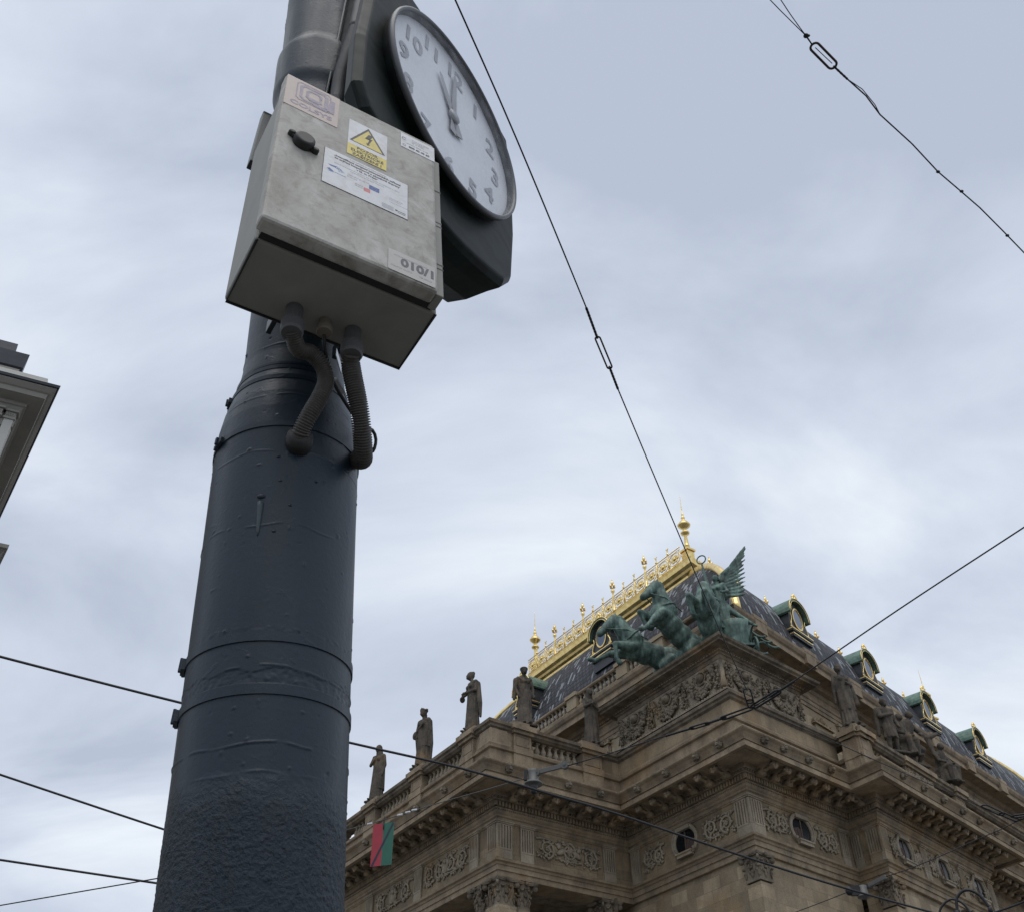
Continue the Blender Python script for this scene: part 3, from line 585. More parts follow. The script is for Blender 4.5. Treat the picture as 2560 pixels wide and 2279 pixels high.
def poly(lines):  # consecutive (normal, point) lines -> corner points
    L_=[(n,n.dot(p)) for n,p in lines]; return [isect(*a,*b) for a,b in zip(L_,L_[1:])]
th=empty('theatre',(P.x,P.y,0),'ornate brown sandstone theatre with a dark slate roof and gilded roof railing','theatre')
BT=Vector((P.x,P.y,0))
path=[P+A*32,P,I1,Y,I2,W,W2,I3,I3+BW*26]
def part(mb,name,m,parent=th,**k): return mb.build(name,M[m],parent,**k)
# --- architrave
mb=MB(); mb.sweep(path,[(-1.3,15.0),(-.9,14.93),(-.02,14.93),(0,14.94),(0,15.14),(.05,15.15),(.05,15.33),(.09,15.35),(.12,15.42),(.2,15.46),(.22,15.54),(.03,15.57)]); part(mb,'architrave','stone')
mb=MB(); mb.sweep(path,[(.0,15.57),(.02,15.60),(.02,15.82),(0,15.84),(0,16.96),(.04,16.98),(.05,17.02)]); part(mb,'frieze','attic')
mb=MB(); mb.sweep(path,[(.05,17.02),(.08,17.03),(.08,17.14),(.14,17.18),(.14,17.24),(.2,17.30),(.24,17.40),(.26,17.42),(.26,17.48),(.22,17.50),(.22,17.70),(.40,17.72),(.42,17.80),(.50,17.86),(.50,18.02),(1.42,18.02),(1.44,17.93),(1.62,17.93),(1.62,18.11),(1.52,18.13),(1.52,18.20),(1.57,18.22),(1.57,18.25),(1.60,18.32),(1.68,18.44),(1.78,18.52),(1.80,18.56),(1.80,18.60),(.9,18.70),(-1.2,18.75)]); cor=part(mb,'cornice','stone')
# dentils, egg and dart, bead rows
def along(path,i0,step,off,margin=0.0,maxlen=1e9,start=0.0):
    out=[]
    for i in i0:
        a,b=path[i],path[i+1]; d=(b-a).normalized(); n=nr(d)
        def mit(pt,j):
            if j<=0 or j>=len(path)-1: return 0
            d0=(path[j]-path[j-1]).normalized(); d1=(path[j+1]-path[j]).normalized(); n0,n1=nr(d0),nr(d1); m=(n0+n1)/((n0+n1).dot(n0)); return m.dot(d)
        s0=mit(a,i)*off+margin; s1=(b-a).length+mit(b,i+1)*off-margin; L_=s1-s0
        k=max(1,round(L_/step)); st=L_/k
        for q in range(k):
            s=s0+st*(q+.5); out.append((a+d*s+n*off,d,n,st))
    return out
vis=range(0,7)
def nearP(p): return p.dot(A)<P.dot(A)+13.5
mb=MB()
for p,d,n,st in along(path,vis,.155,.36,.0):
    if not nearP(p): continue
    mb.box(v3(p,0),(d.x,d.y,0),(n.x,n.y,0),(0,0,1),-st*.3,st*.3,-.15,0,17.50,17.69)
part(mb,'dentil_course','stone')
mb=MB()
for p,d,n,st in along(path,vis,.14,.46,.0):
    if nearP(p): mb.ell(v3(p,17.79),(.05,.05,.05),None,6,4)
for p,d,n,st in along(path,vis,.10,.25,.0):
    if nearP(p): mb.ell(v3(p,17.41),(.035,.035,.035),None,5,4)
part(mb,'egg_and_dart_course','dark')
# --- brackets (modillions)
def bracket_mb(s=1.0):
    mb=MB(); pr=[(-.02,0),(.82,0),(.84,-.04),(.80,-.09),(.62,-.09),(.46,-.08),(.34,-.13),(.24,-.26),(.12,-.33),(-.02,-.33)]
    mb.prism(pr,(0,0,0),(0,-1,0),(1,0,0),(0,0,1),-.135,.135)
    mb.prism([(-.02,0.0),(.90,0.0),(.90,.045),(-.02,.045)],(0,0,0),(0,-1,0),(1,0,0),(0,0,1),-.18,.18)
    mb.tube([(-.16,-.74,-.14),(.16,-.74,-.14)],.105,12); mb.tube([(-.155,-.14,-.24),(.155,-.14,-.24)],.12,12)
    mb.ell((0,-.60,-.17),(.09,.20,.06)); mb.ell((0,-.80,-.24),(.085,.075,.085)); mb.ell((0,-.86,-.16),(.06,.05,.06)); mb.ell((0,-.35,-.20),(.08,.14,.06))
    for q in (-1,1): mb.ell((q*.17,-.74,-.14),(.02,.05,.05)); mb.ell((q*.08,-.78,-.22),(.05,.06,.05))
    return mb
b0=bracket_mb().build('bracket',M['stone'],th); lst=[]
seg_step={0:.875,1:.81,2:.87,3:.79,4:.75,5:.80,6:.75,7:.8}
for i in vis:
    for p,d,n,st in along(path,[i],seg_step[i],.50,.42 if i not in(4,6) else .3): 
        if nearP(p): lst.append((p,n))
    if i==6: pass
lst=[x for x in lst]
a0=along(path,[7],.8,.5,.4)[:8]; lst+=[(p,n) for p,d,n,st in a0]
first=True
for p,n in lst[:98]:
    rz=math.atan2(n.x,-n.y) # local -y -> n
    if first: b0.location=v3(p,18.0)-BT; b0.rotation_euler=(0,0,rz); first=False
    else: inst(b0,v3(p,18.0),rz,th)
# soffit frame rings between brackets
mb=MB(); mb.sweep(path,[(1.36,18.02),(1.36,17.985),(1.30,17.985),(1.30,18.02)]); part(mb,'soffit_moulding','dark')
# --- lion masks
def lion_mb():
    mb=MB(); mb.ell((0,0,0),(.155,.13,.19)); mb.ell((0,-.12,-.04),(.075,.09,.075)); mb.ell((0,-.17,-.09),(.05,.05,.04)); mb.ell((0,-.1,.07),(.10,.06,.05))
    for k in range(11):
        a=R(-40+k*26); mb.ell((.155*math.cos(a),-.02,.185*math.sin(a)),(.05,.06,.055),None,6,5)
    for s in (-1,1): mb.ell((s*.06,-.10,.02),(.035,.03,.03)); mb.ell((s*.12,-.03,.16),(.04,.04,.045),None,6,5)
    mb.ell((0,-.11,-.15),(.055,.05,.035)); return mb
l0=lion_mb().build('lion_mask',M['dark'],th); lp=[]
for i,ss in ((0,(-.45,1.39,3.63,5.9,8.26,10.6)),(1,(-.54,.70,2.31,3.92)),(2,(4.31,2.53,.73,-.57)),(3,(-.70,.46,1.98,3.41)),(4,(.55,)),(5,(-.35,1.39,3.10,4.85,6.44,8.1,9.87))):
    base,d={0:(P,A),1:(P,BP),2:(Y,A),3:(Y,BYd),4:(W,A),5:(W,BW)}[i]; n={0:nA,1:nP,2:nA,3:nY,4:nA,5:nW}[i]
    for s in ss: lp.append((base+d*s+n*1.66,n))
for k,(p,n) in enumerate(lp):
    rz=math.atan2(n.x,-n.y)
    if k==0: l0.location=v3(p,18.44)-BT; l0.rotation_euler=(0,0,rz)
    else: inst(l0,v3(p,18.44),rz,th)
# --- generic frame on a wall: origin point on wall line, d along (to the right seen from outside), n outward
def fr(base,d,s): return base+d*s
def pilaster(base,d,n,s0,s1,z0=15.93,z1=16.92,t=.10,flutes=5,m='relief'):
    mb=MB(); o=v3(base,0); ex,ey=(d.x,d.y,0),(n.x,n.y,0)
    w_=s1-s0; fw=w_/(flutes*2+1); mb.box(o,ex,ey,(0,0,1),s0,s1,-.05,t-.06,z0,z1)
    mb.box(o,ex,ey,(0,0,1),s0,s1,-.05,t,z0,z0+.07); mb.box(o,ex,ey,(0,0,1),s0,s1,-.05,t,z1-.05,z1)
    for k in range(flutes+1): mb.box(o,ex,ey,(0,0,1),s0+2*k*fw,s0+(2*k+1)*fw,-.05,t,z0+.07,z1-.05)
    mb.box(o,ex,ey,(0,0,1),s0-.04,s1+.04,-.05,t+.05,z1,z1+.05); mb.box(o,ex,ey,(0,0,1),s0-.07,s1+.07,-.05,t+.09,z1+.05,z1+.10)
    mb.box(o,ex,ey,(0,0,1),s0,s1,-.05,t-.01,15.60,z0-.005)
    return mb.build('frieze_pilaster',M[m],th)
def corner_pil(base,dl,nl,dr,nr_,w):
    pilaster(base,dl,nl,.0-.10,w,t=.10); pilaster(base,dr,nr_,-.102,w,t=.101)
corner_pil(P,A,nA,BP,nP,.62)
for s0,s1 in ((1.32,1.94),(5.88,6.5),(10.42,11.05)): pilaster(P,A,nA,s0,s1)
for s0,s1 in ((1.02,1.64),(5.12,5.72)): pilaster(P,BP,nP,s0,s1)
corner_pil(Y,A,nA,BYd,nY,.68); pilaster(Y,A,nA,6.45,6.97,flutes=4); pilaster(Y,BYd,nY,5.55,6.0,flutes=3)
pilaster(W,A,nA,-.06,.62); pilaster(W,A,nA,1.0,1.4,flutes=3); pilaster(W,BW,nW,-.102,.45,t=.101)
for s0 in (3.27,6.72,10.15-.55): pilaster(W,BW,nW,s0,s0+.5,flutes=4)
# --- carved relief panels
def spiral(c,r0,turns,a0,sgn,n=26):
    return [(c[0]+r0*(1-.86*t/n)*math.cos(a0+sgn*turns*2*math.pi*t/n),c[1]+r0*(1-.86*t/n)*math.sin(a0+sgn*turns*2*math.pi*t/n)) for t in range(n+1)]
def relief(w,h,seed,kind='scroll',centre='swan'):
    rnd=random.Random(seed); mb=MB()
    def T(pts,r,y=-.045): mb.tube([(x,y,z) for x,z in pts],[r*(1-.55*i/(len(pts)-1)) for i in range(len(pts))],6)
    def leaf(x,z,a,l,wd): mb.ell((x+l*.5*math.cos(a),-.05,z+l*.5*math.sin(a)),(l*.55,.05,wd),Matrix.Rotation(-a,3,'Y'),7,5)
    nsp=max(1,round(w/(h*1.15))); 
    if kind=='scroll':
        k=max(2,nsp); cw=w/k
        for i in range(k):
            cx=-w/2+cw*(i+.5); sg=1 if i%2 else -1; cz=.04*h*sg; rr=min(cw,h)*.43
            sp=spiral((cx,cz),rr,1.75,math.pi*.5*sg+ (math.pi if cx>0 else 0),sg*(1 if cx>0 else -1)); T(sp,.065)
            for q in range(3,24,3):
                x,z=sp[q]; a=math.atan2(z-cz,x-cx)+rnd.uniform(.3,.9)*sg; leaf(x,z,a,.17,.05)
            for q in range(5): 
                a=q*1.257; mb.ell((cx+.06*math.cos(a),-.06,cz+.06*math.sin(a)),(.045,.045,.045),None,6,5)
            T([(cx-cw*.5,-sg*h*.36),(cx-cw*.2,-sg*h*.42),(cx+cw*.2,-sg*h*.40),(cx+cw*.5,-sg*h*.25)],.05)
        for q in range(int(26*w)):
            x=rnd.uniform(-w/2,w/2); z=(-h*.40 if rnd.random()<.6 else h*.36)+rnd.uniform(-.05,.05); leaf(x,z,rnd.uniform(0,6.28),rnd.uniform(.10,.19),.035)
        if centre=='swan':
            for s in (-1,1):
                mb.ell((s*.38,-.06,-.02),(.26,.07,.12),Matrix.Rotation(s*.5,3,'Y')); T([(s*.18,.0),(s*.05,.10),(s*.02,.22),(s*.10,.28)],.05,-.06); leaf(s*.45,.05,1.2 if s>0 else 1.9,.3,.09)
            T([(.1*math.cos(a),.32+.09*math.sin(a)) for a in [k*.63 for k in range(11)]],.03); T([(0,.22),(0,-.3)],.05)
            for s in (-1,1): T(spiral((s*.13,-.33),.11,1.2,0 if s<0 else 3.14,s),.035)
        elif centre=='lyre':
            T([(-.18,.35),(-.24,.1),(-.12,-.2),(0,-.26),(.12,-.2),(.24,.1),(.18,.35)],.07,-.07); mb.ell((0,-.07,-.05),(.14,.08,.18)); mb.ell((0,-.08,.22),(.10,.08,.12))
    return mb
def relief_at(base,d,n,s,z,w,h,seed,**k):
    mb=relief(w,h,seed,**k); ex=Vector((d.x,d.y,0)); ny=Vector((n.x,n.y,0)); o=v3(base+d*s,z)
    # local x along d, local y inward (-n)
    for i,v in enumerate(mb.v): mb.v[i]=tuple(o+ex*v[0]-ny*v[1]+Vector((0,0,v[2])))
    return mb.build('relief_panel',M['relief'],th)
ZR=16.38
relief_at(P,BP,nP,3.38,ZR,3.2,.86,3,centre='swan')
relief_at(P,A,nA,3.9,ZR,3.6,.86,5,centre='lyre'); relief_at(P,A,nA,8.45,ZR,3.4,.86,7,centre='lyre')
relief_at(Y,A,nA,1.66,ZR,1.75,.84,9,centre=None); relief_at(Y,A,nA,5.55,ZR,1.35,.84,11,centre=None)
relief_at(Y,BYd,nY,1.5,ZR,1.35,.84,13,centre=None); relief_at(Y,BYd,nY,4.65,ZR,1.35,.84,15,centre=None)
# --- oval frieze windows
def oval_window(base,d,n,s,z,rx=.60,rz=.46,m='relief'):
    o=v3(base+d*s,z); ex=Vector((d.x,d.y,0)); ny=Vector((n.x,n.y,0)); ez=Vector((0,0,1)); ns=40
    def oc(r): 
        pts=[]
        for i in range(ns):
            a=2*math.pi*i/ns; x=(rx+r)*math.cos(a); zz_=(rz+.06+r)*math.sin(a); zz_=max(-(rz+r*.8),min(rz+r*.8,zz_)); pts.append((x,zz_))
        return pts
    mb=MB(); rings=[(.20,.0),(.20,.10),(.15,.13),(.09,.13),(.08,.09),(.03,.09),(.0,.05),(.0,-.45)]; vs=[]
    for r,y in rings: vs+=[o+ex*x+ez*zz_+ny*y for x,zz_ in oc(r)]
    mb.add(vs,[(j*ns+i,j*ns+(i+1)%ns,(j+1)*ns+(i+1)%ns,(j+1)*ns+i) for j in range(len(rings)-1) for i in range(ns)])
    mb.box(o,ex,ny,ez,-.42,.42,.05,.20,-rz-.20,-rz-.02); mb.box(o,ex,ny,ez,-.46,.46,.05,.24,-rz-.08,-rz-.02); mb.box(o,ex,ny,ez,-.40,.40,.05,.17,rz-.01,rz+.14)
    for sx in (-1,1): mb.ell(o+ex*(sx*.52)+ny*.12-ez*(rz-.02),(.08,.08,.09),None,8,6)
    fr_=mb.build('oval_window',M[m],th)
    mb=MB(); mb.add([o+ex*(rx*1.02*math.cos(2*math.pi*i/24))+ez*((rz+.1)*math.sin(2*math.pi*i/24))+ny*.012 for i in range(24)],[tuple(range(24))]); 
    g=mb.build('dark_pane',M['glass'],fr_)
    mb=MB(); mb.box(o,ex,ny,ez,-.03,.03,.014,.04,-rz,rz); mb.build('glazing_bar',M['frame_paint'],fr_)
    mb=MB(); 
    for k in range(6): mb.box(o,ex,ny,ez,-rx*.9+k*.1,-rx*.9+k*.1+.085,.013,.016+.006*(k%2),-rz*.85,rz*.2-abs(k-3)*.03)
    mb.build('curtain',M['curtain'],fr_)
    return fr_
oval_window(Y,A,nA,3.62,16.40,.58,.42); oval_window(Y,BYd,nY,3.06,16.40,.58,.42)
for s in (1.85,5.25,8.62): oval_window(W,BW,nW,s,16.40,.52,.42)
relief_at(W,BW,nW,.93,ZR,.55,.8,21,centre=None); relief_at(W,BW,nW,2.85,ZR,.6,.8,22,centre=None); relief_at(W,BW,nW,4.30,ZR,.65,.8,23,centre=None); relief_at(W,BW,nW,6.25,ZR,.6,.8,24,centre=None); relief_at(W,BW,nW,7.7,ZR,.6,.8,25,centre=None); relief_at(W,BW,nW,9.35,ZR,.5,.8,26,centre=None)
# --- walls below the architrave
mb=MB(); mb.sweep([I1+A*2.5,Y,I2+BYd*.02],[(-.12,0),(-.12,14.97)]); part(mb,'pylon_wall','wall')
mb=MB(); mb.sweep([I2,W,W2,I3,I3+BW*26],[(-.15,0),(-.15,14.97)]); part(mb,'side_wall','wall')
def capital(name,c,dx,dy,w,h,ztop,round_=False,m='dark'):
    """Corinthian capital, c centre, dx/dy horizontal unit vectors, w width."""
    mb=MB(); ex=Vector((dx.x,dx.y,0)); ey=Vector((dy.x,dy.y,0)); ez=Vector((0,0,1)); o=v3(c,ztop-h)
    r=w*.40
    if round_: mb.lathe([(r*1.08,-.10),(r*1.08,-.02),(r,.0),(r*1.02,h*.5),(r*1.25,h*.86)],24,o,ex,ey,ez)
    else:
        mb.box(o,ex,ey,ez,-w*.43,w*.43,-w*.43,w*.43,-.12,-.03); mb.box(o,ex,ey,ez,-w*.40,w*.40,-w*.40,w*.40,-.03,h*.9)
    hw=w*.60
    ab=[]
    for q in range(4):
        a=R(90*q); 
        for t in (-1,-.5,0,.5,1): 
            x=hw*t; y=-hw+.12*hw*(1-t*t)*1.6; ab.append((x*math.cos(a)-y*math.sin(a),x*math.sin(a)+y*math.cos(a)))
    n=len(ab); vs=[o+ex*x*s+ey*y*s+ez*z for z,s in ((h*.88,.94),(h*.93,.97),(h*.94,1.0),(h,1.0)) for x,y in ab]
    mb.add(vs,[(j*n+i,j*n+(i+1)%n,(j+1)*n+(i+1)%n,(j+1)*n+i) for j in range(3) for i in range(n)]+[tuple(reversed(range(n)))])
    for row,(z0,zt,k) in enumerate(((0,.42*h,8),(.22*h,.68*h,8))):
        for i in range(k):
            a=2*math.pi*(i+.5*row)/k
            if round_: rr=r
            else: rr=w*.40/max(abs(math.cos(a)),abs(math.sin(a)))
            d=ex*math.cos(a)+ey*math.sin(a); s=-ex*math.sin(a)+ey*math.cos(a)
            b=o+d*rr
            rot=Matrix((s,d,ez)).transposed()
            mb.ell(b+ez*(z0+(zt-z0)*.5),(w*.115,w*.05,(zt-z0)*.52),rot,7,6); mb.ell(b+ez*(zt)+d*w*.07,(w*.10,w*.07,h*.055),rot,7,5)
            for sx in (-1,1): mb.ell(b+ez*(z0+(zt-z0)*.62)+d*w*.04+s*sx*w*.09,(w*.04,w*.04,h*.08),rot,6,4)
    for q in range(4):
        a=R(45+90*q); d=ex*math.cos(a)+ey*math.sin(a); s=-ex*math.sin(a)+ey*math.cos(a); b=o+d*hw*1.16+ez*h*.76
        mb.tube([b-s*w*.05,b+s*w*.05],h*.12,10); mb.tube([o+d*w*.38+ez*h*.52,o+d*w*.55+ez*h*.70,b+ez*h*.09],[.05*w,.045*w,.04*w],6)
        a=R(90*q); d=ex*math.cos(a)+ey*math.sin(a); mb.ell(o+d*hw*.95+ez*h*.92,(w*.09,w*.09,h*.09),None,8,6)
        for sx in (-1,1):
            s=-ex*math.sin(a)+ey*math.cos(a); mb.tube([o+d*w*.43+s*sx*w*.22+ez*h*.60,o+d*w*.50+s*sx*w*.10+ez*h*.76,o+d*w*.50+s*sx*w*.04+ez*h*.70],.03*w,6)
    return mb.build(name,M[m],th)
# pylon corner pilaster + capitals
bis=lambda b,a,c,s: b+ a*s + c*s
def cpil(base,dl,dr,w):
    # square pier whose outer faces sit 0.0 proud of the wall
    mb=MB(); mb.sweep([base+dl*w,base,base+dr*w],[(-.118,0),(-.02,0.01),(-.02,13.9),(-.118,13.9)]); o=mb.build('corner_pilaster',M['wall'],th)
    return o
cpil(Y,A,BYd,.72); capital('capital',Y+A*.33+BYd*.33-0*nA,-A,BYd,.86,.86,14.92)
cpil(W,A,BW,.72); capital('capital',W+A*.33+BW*.33,-A,BW,.86,.86,14.92)
capital('capital',I3+BW*.9,-A,BW,.8,.86,14.92); capital('capital',W+BW*6.2,-A,BW,.8,.86,14.92)
# crest above a pylon window (bottom edge of the photo)
mb=MB(); c=Y+BYd*3.1
for k in range(15):
    x=-.7+.1*k; mb.ell(v3(c+BYd*x,11.55+.38*(1-abs(x)/.75))+Vector((nY.x,nY.y,0))*.12,(.09,.09,.10),None,6,5)
mb.ell(v3(c,12.1)+Vector((nY.x,nY.y,0))*.14,(.16,.14,.20)); mb.box(v3(c,0),(BYd.x,BYd.y,0),(nY.x,nY.y,0),(0,0,1),-.9,.9,-.2,.18,11.2,11.4)
for s in (-1,1): mb.ell(v3(c+BYd*(.72*s),11.85)+Vector((nY.x,nY.y,0))*.12,(.08,.08,.18))
part(mb,'window_crest','dark')
# --- portico: columns, piers, loggia
def column(c,r):
    mb=MB(); pr=[(r*1.35,0),(r*1.35,4.0),(r*1.3,4.3),(r*1.05,4.4)]
    mb.lathe([(r*1.02,4.4),(r*.9,13.6),(r*.98,13.65),(r*.98,13.72),(r*.9,13.78),(r*.9,14.0)],28,v3(c,0)); mb.lathe(pr,28,v3(c,0)); return mb.build('column',M['wall'],th)
for c in (P+A*1.62+BP*.45,P+BP*1.32+A*.45,P+A*5.9+BP*.45,P+A*7.1+BP*.45,P+A*10.4+BP*.45,P+BP*5.45+A*.45,P+A*11.6+BP*.45):
    column(c,.42); capital('capital',c,-A,BP,.86,.92,14.92,True)
mb=MB(); mb.sweep([P+A*.86,P,P+BP*.86],[(-.04,0),(-.04,13.92)]); 
mb.sweep([P+BP*.86,P+BP*.86+A*.86,P+A*.86],[(.0,0),(.0,13.92)]); part(mb,'corner_pier','wall')
capital('capital',P+A*.43+BP*.43,-A,BP,.90,.92,14.92)
mb=MB(); pt=[P+A*1.3+BP*1.3,P+A*30+BP*1.3,P+A*30+BP*6.2,P+A*1.3+BP*6.2]
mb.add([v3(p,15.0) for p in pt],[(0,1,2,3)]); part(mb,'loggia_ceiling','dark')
mb=MB(); q0=P+BP*5.6; mb.sweep([q0+A*30,q0-A*.2],[(0,0),(0,15.0)]); mb.sweep([q0+A*2.0-BP*0,q0+A*2.0+BP*1.2],[(0,0),(0,15.0)])
for k in range(9):
    c=q0+A*(1.2+2.6*k); 
    for z,r in ((13.9,.30),(13.4,.38),(12.8,.34)): mb.ell(v3(c,z),(r,r,.35),None,8,6)
part(mb,'loggia_wall','dark')
# keep the loggia closed from above/behind
mb=MB(); mb.add([v3(p,15.05) for p in (P+A*30+BP*1.25,P+A*1.25+BP*1.25,P+A*1.25+BP*5.9,P+A*30+BP*5.9)],[(0,1,2,3)]); part(mb,'loggia_roof','dark')
# --- parapet
def offl(base,n,o): return (n,base+n*o)
def parap_path(doff=0.0):
    a=offl(P,nA,.93); pts=[P+A*32+nA*.93]+poly([offl(P,nA,.93),offl(P,nP,.93),offl(Y,nA,.97),offl(Y,nY,.70),offl(W,nA,.67),offl(W,nW,.35)])
    pts.append(pts[-1]+BW*36); return pts
pp=parap_path()
PA,PI1,PY,PI2,PW=pp[1],pp[2],pp[3],pp[4],pp[5]
mb=MB(); mb.sweep(pp,[(-.75,18.7),(.10,18.62),(.10,18.95),(.04,19.0),(.04,19.46),(.14,19.50),(.16,19.58),(.08,19.64),(.04,19.72),(-.02,19.745),(-.55,19.75)]); part(mb,'parapet_base','stone')
mb=MB(); mb.sweep(pp[:7],[(-.55,20.34),(-.02,20.34),(.03,20.38),(.10,20.42),(.12,20.50),(.20,20.54),(.22,20.66),(.16,20.70),(-.6,20.74)]); part(mb,'parapet_coping','dark')
mb=MB(); mb.sweep([PI1-BP*.95,PI1,PY,PI2,PI2-A*.02],[(0,19.74),(0,20.35)]); mb.sweep([PI1-BP*.95,PI1,PY,PI2],[(-.02,20.34),(-.5,20.34)]);part(mb,'parapet_wall','attic')
def pedestal(base,d,n,s0,s1,proud=.10,ztop=20.34,inset=True):
    mb=MB(); o=v3(base,0); ex,ey=(d.x,d.y,0),(n.x,n.y,0)
    mb.box(o,ex,ey,(0,0,1),s0,s1,-.7,proud,19.76,ztop-.002); mb.box(o,ex,ey,(0,0,1),s0-.05,s1+.05,-.72,proud+.07,19.48,19.765)
    mb.box(o,ex,ey,(0,0,1),s0-.03,s1+.03,-.72,proud+.04,18.8,19.48)
    mb.box(o,ex,ey,(0,0,1),s0-.08,s1+.08,-.74,proud+.12,ztop,ztop+.14); mb.box(o,ex,ey,(0,0,1),s0-.16,s1+.16,-.78,proud+.22,ztop+.14,ztop+.36)
    mb.box(o,ex,ey,(0,0,1),s0+.02,s1-.02,-.68,proud-.04,ztop+.36,ztop+.60)
    if inset:
        for (a,b,z0,z1) in ((s0+.1,s1-.1,19.84,19.86),(s0+.1,s1-.1,20.24,20.26)): mb.box(o,ex,ey,(0,0,1),a,b,proud,proud+.02,z0,z1)
        for a in (s0+.1,s1-.12): mb.box(o,ex,ey,(0,0,1),a,a+.02,proud,proud+.02,19.84,20.26)
    return mb.build('pedestal',M['stone'],th,False)
PAo=PA
pedestal(PA,A,nA,1.2,2.1); pedestal(PA,BP,nP,1.05,1.9)
mb=MB(); mb.sweep([PA+A*1.2,PA,PA+BP*1.1],[(-.02,19.75),(-.02,20.34)]); mb.sweep([PA+A*.75,PA,PA+BP*.75],[(.07,19.77),(.07,20.33)],caps=True); mb.sweep([PA+A*.8,PA,PA+BP*.8],[(.10,19.5),(.16,19.66),(.10,19.77)]); part(mb,'corner_parapet','stone')
for s in (5.5,9.9,14.3,18.7): pedestal(PA,A,nA,s,s+.95)
pedestal(PI1-BP*1.0,-BP,nP,.0,1.0)
pedestal(PW,BW,nW,-.05,.95,.12); pedestal(PW,A,nA,-.04,.55,.12,inset=False); pedestal(PW,BW,nW,4.0,6.6,.05); pedestal(PW,BW,nW,8.7,9.6,.10)
# balusters
def baluster_mb(s=1.0,h=.60):
    mb=MB(); pr=[(.085,0),(.085,.05),(.06,.06),(.055,.09),(.10,.16),(.115,.22),(.10,.30),(.055,.42),(.048,.48),(.07,.50),(.07,.525),(.05,.535),(.085,.56),(.085,.60)]
    mb.lathe([(r*s,z*h/.6) for r,z in pr],12); mb.box((0,0,0),(1,0,0),(0,1,0),(0,0,1),-.095*s,.095*s,-.095*s,.095*s,-.01,.05*h/.6); mb.box((0,0,0),(1,0,0),(0,1,0),(0,0,1),-.09*s,.09*s,-.09*s,.09*s,.55*h/.6,h)
    return mb
bal=baluster_mb().build('baluster',M['relief'],th); spots=[]
def run(base,d,n,s0,s1,step=.34,z=19.745,off=-.25,rot=0):
    k=max(1,round((s1-s0)/step)); 
    for i in range(k): spots.append((base+d*(s0+(s1-s0)*(i+.5)/k)+n*off,z,math.atan2(d.y,d.x)))
LBP=(PI1-PA).length
run(PA,BP,nP,1.95,LBP-2.05,.32); run(PA,A,nA,2.15,5.45,.33); run(PA,A,nA,6.5,9.85,.33); run(PA,A,nA,10.9,12.6,.33); run(PW,BW,nW,1.0,3.95,.30); run(PW,BW,nW,6.65,8.65,.30)
b1=spots
for k,(p,z,a) in enumerate(spots[:60]):
    if k==0: bal.location=v3(p,z)-BT; bal.rotation_euler=(0,0,a)
    else: inst(bal,v3(p,z),a,th)
# carved solid panel on side parapet
relief_at(PW,BW,nW,5.3,20.05,2.4,.5,31,centre=None)
M['garland']=stone_mat('garland_sandstone',(.22,.183,.137),(.33,.278,.208),(.05,.045,.038),dirt_amt=.6,scale=2,bumpd=.03)
# --- pylon attic stage
AQ=poly([offl(Y,nA,.48),offl(Y,nY,.12)])[0]
AL=AQ+A*6.75; AR=AQ+BYd*5.2; AB=AR+A*7.2
atp=[AL,AQ,AR,AR+A*6.8]
mb=MB(); mb.sweep([AL+BYd*4,*atp],[(.72,20.70),(.70,20.78),(.50,20.80),(.48,20.92),(.36,20.96),(.30,21.06),(.16,21.12),(.10,21.20),(.0,21.22)]); part(mb,'attic_base_moulding','dark')
mb=MB(); mb.sweep([AL+BYd*4,*atp],[(.0,21.20),(.0,22.62)]); part(mb,'attic_frieze','relief')
mb=MB(); mb.sweep([AL+BYd*4,*atp],[(.0,22.60),(.03,22.62),(.03,22.78),(.08,22.80),(.10,22.86),(.16,22.88),(.18,22.93),(.24,22.94),(.24,22.97),(.60,22.99),(.62,23.05),(.72,23.10),(.76,23.20),(-.4,23.26)]); 
mb.add([v3(p,23.255) for p in (AL,AQ,AR,AB)],[(0,1,2,3)]); part(mb,'attic_cornice','dark')
mb=MB()
for p,d,n,st in along(atp,[0,1],.17,.20): mb.box(v3(p,0),(d.x,d.y,0),(n.x,n.y,0),(0,0,1),-.045,.045,-.04,0,22.885,22.95)
for p,d,n,st in along(atp,[0,1],.16,.24): mb.ell(v3(p,21.09),(.06,.06,.05),None,6,4)
part(mb,'attic_bead_course','relief')
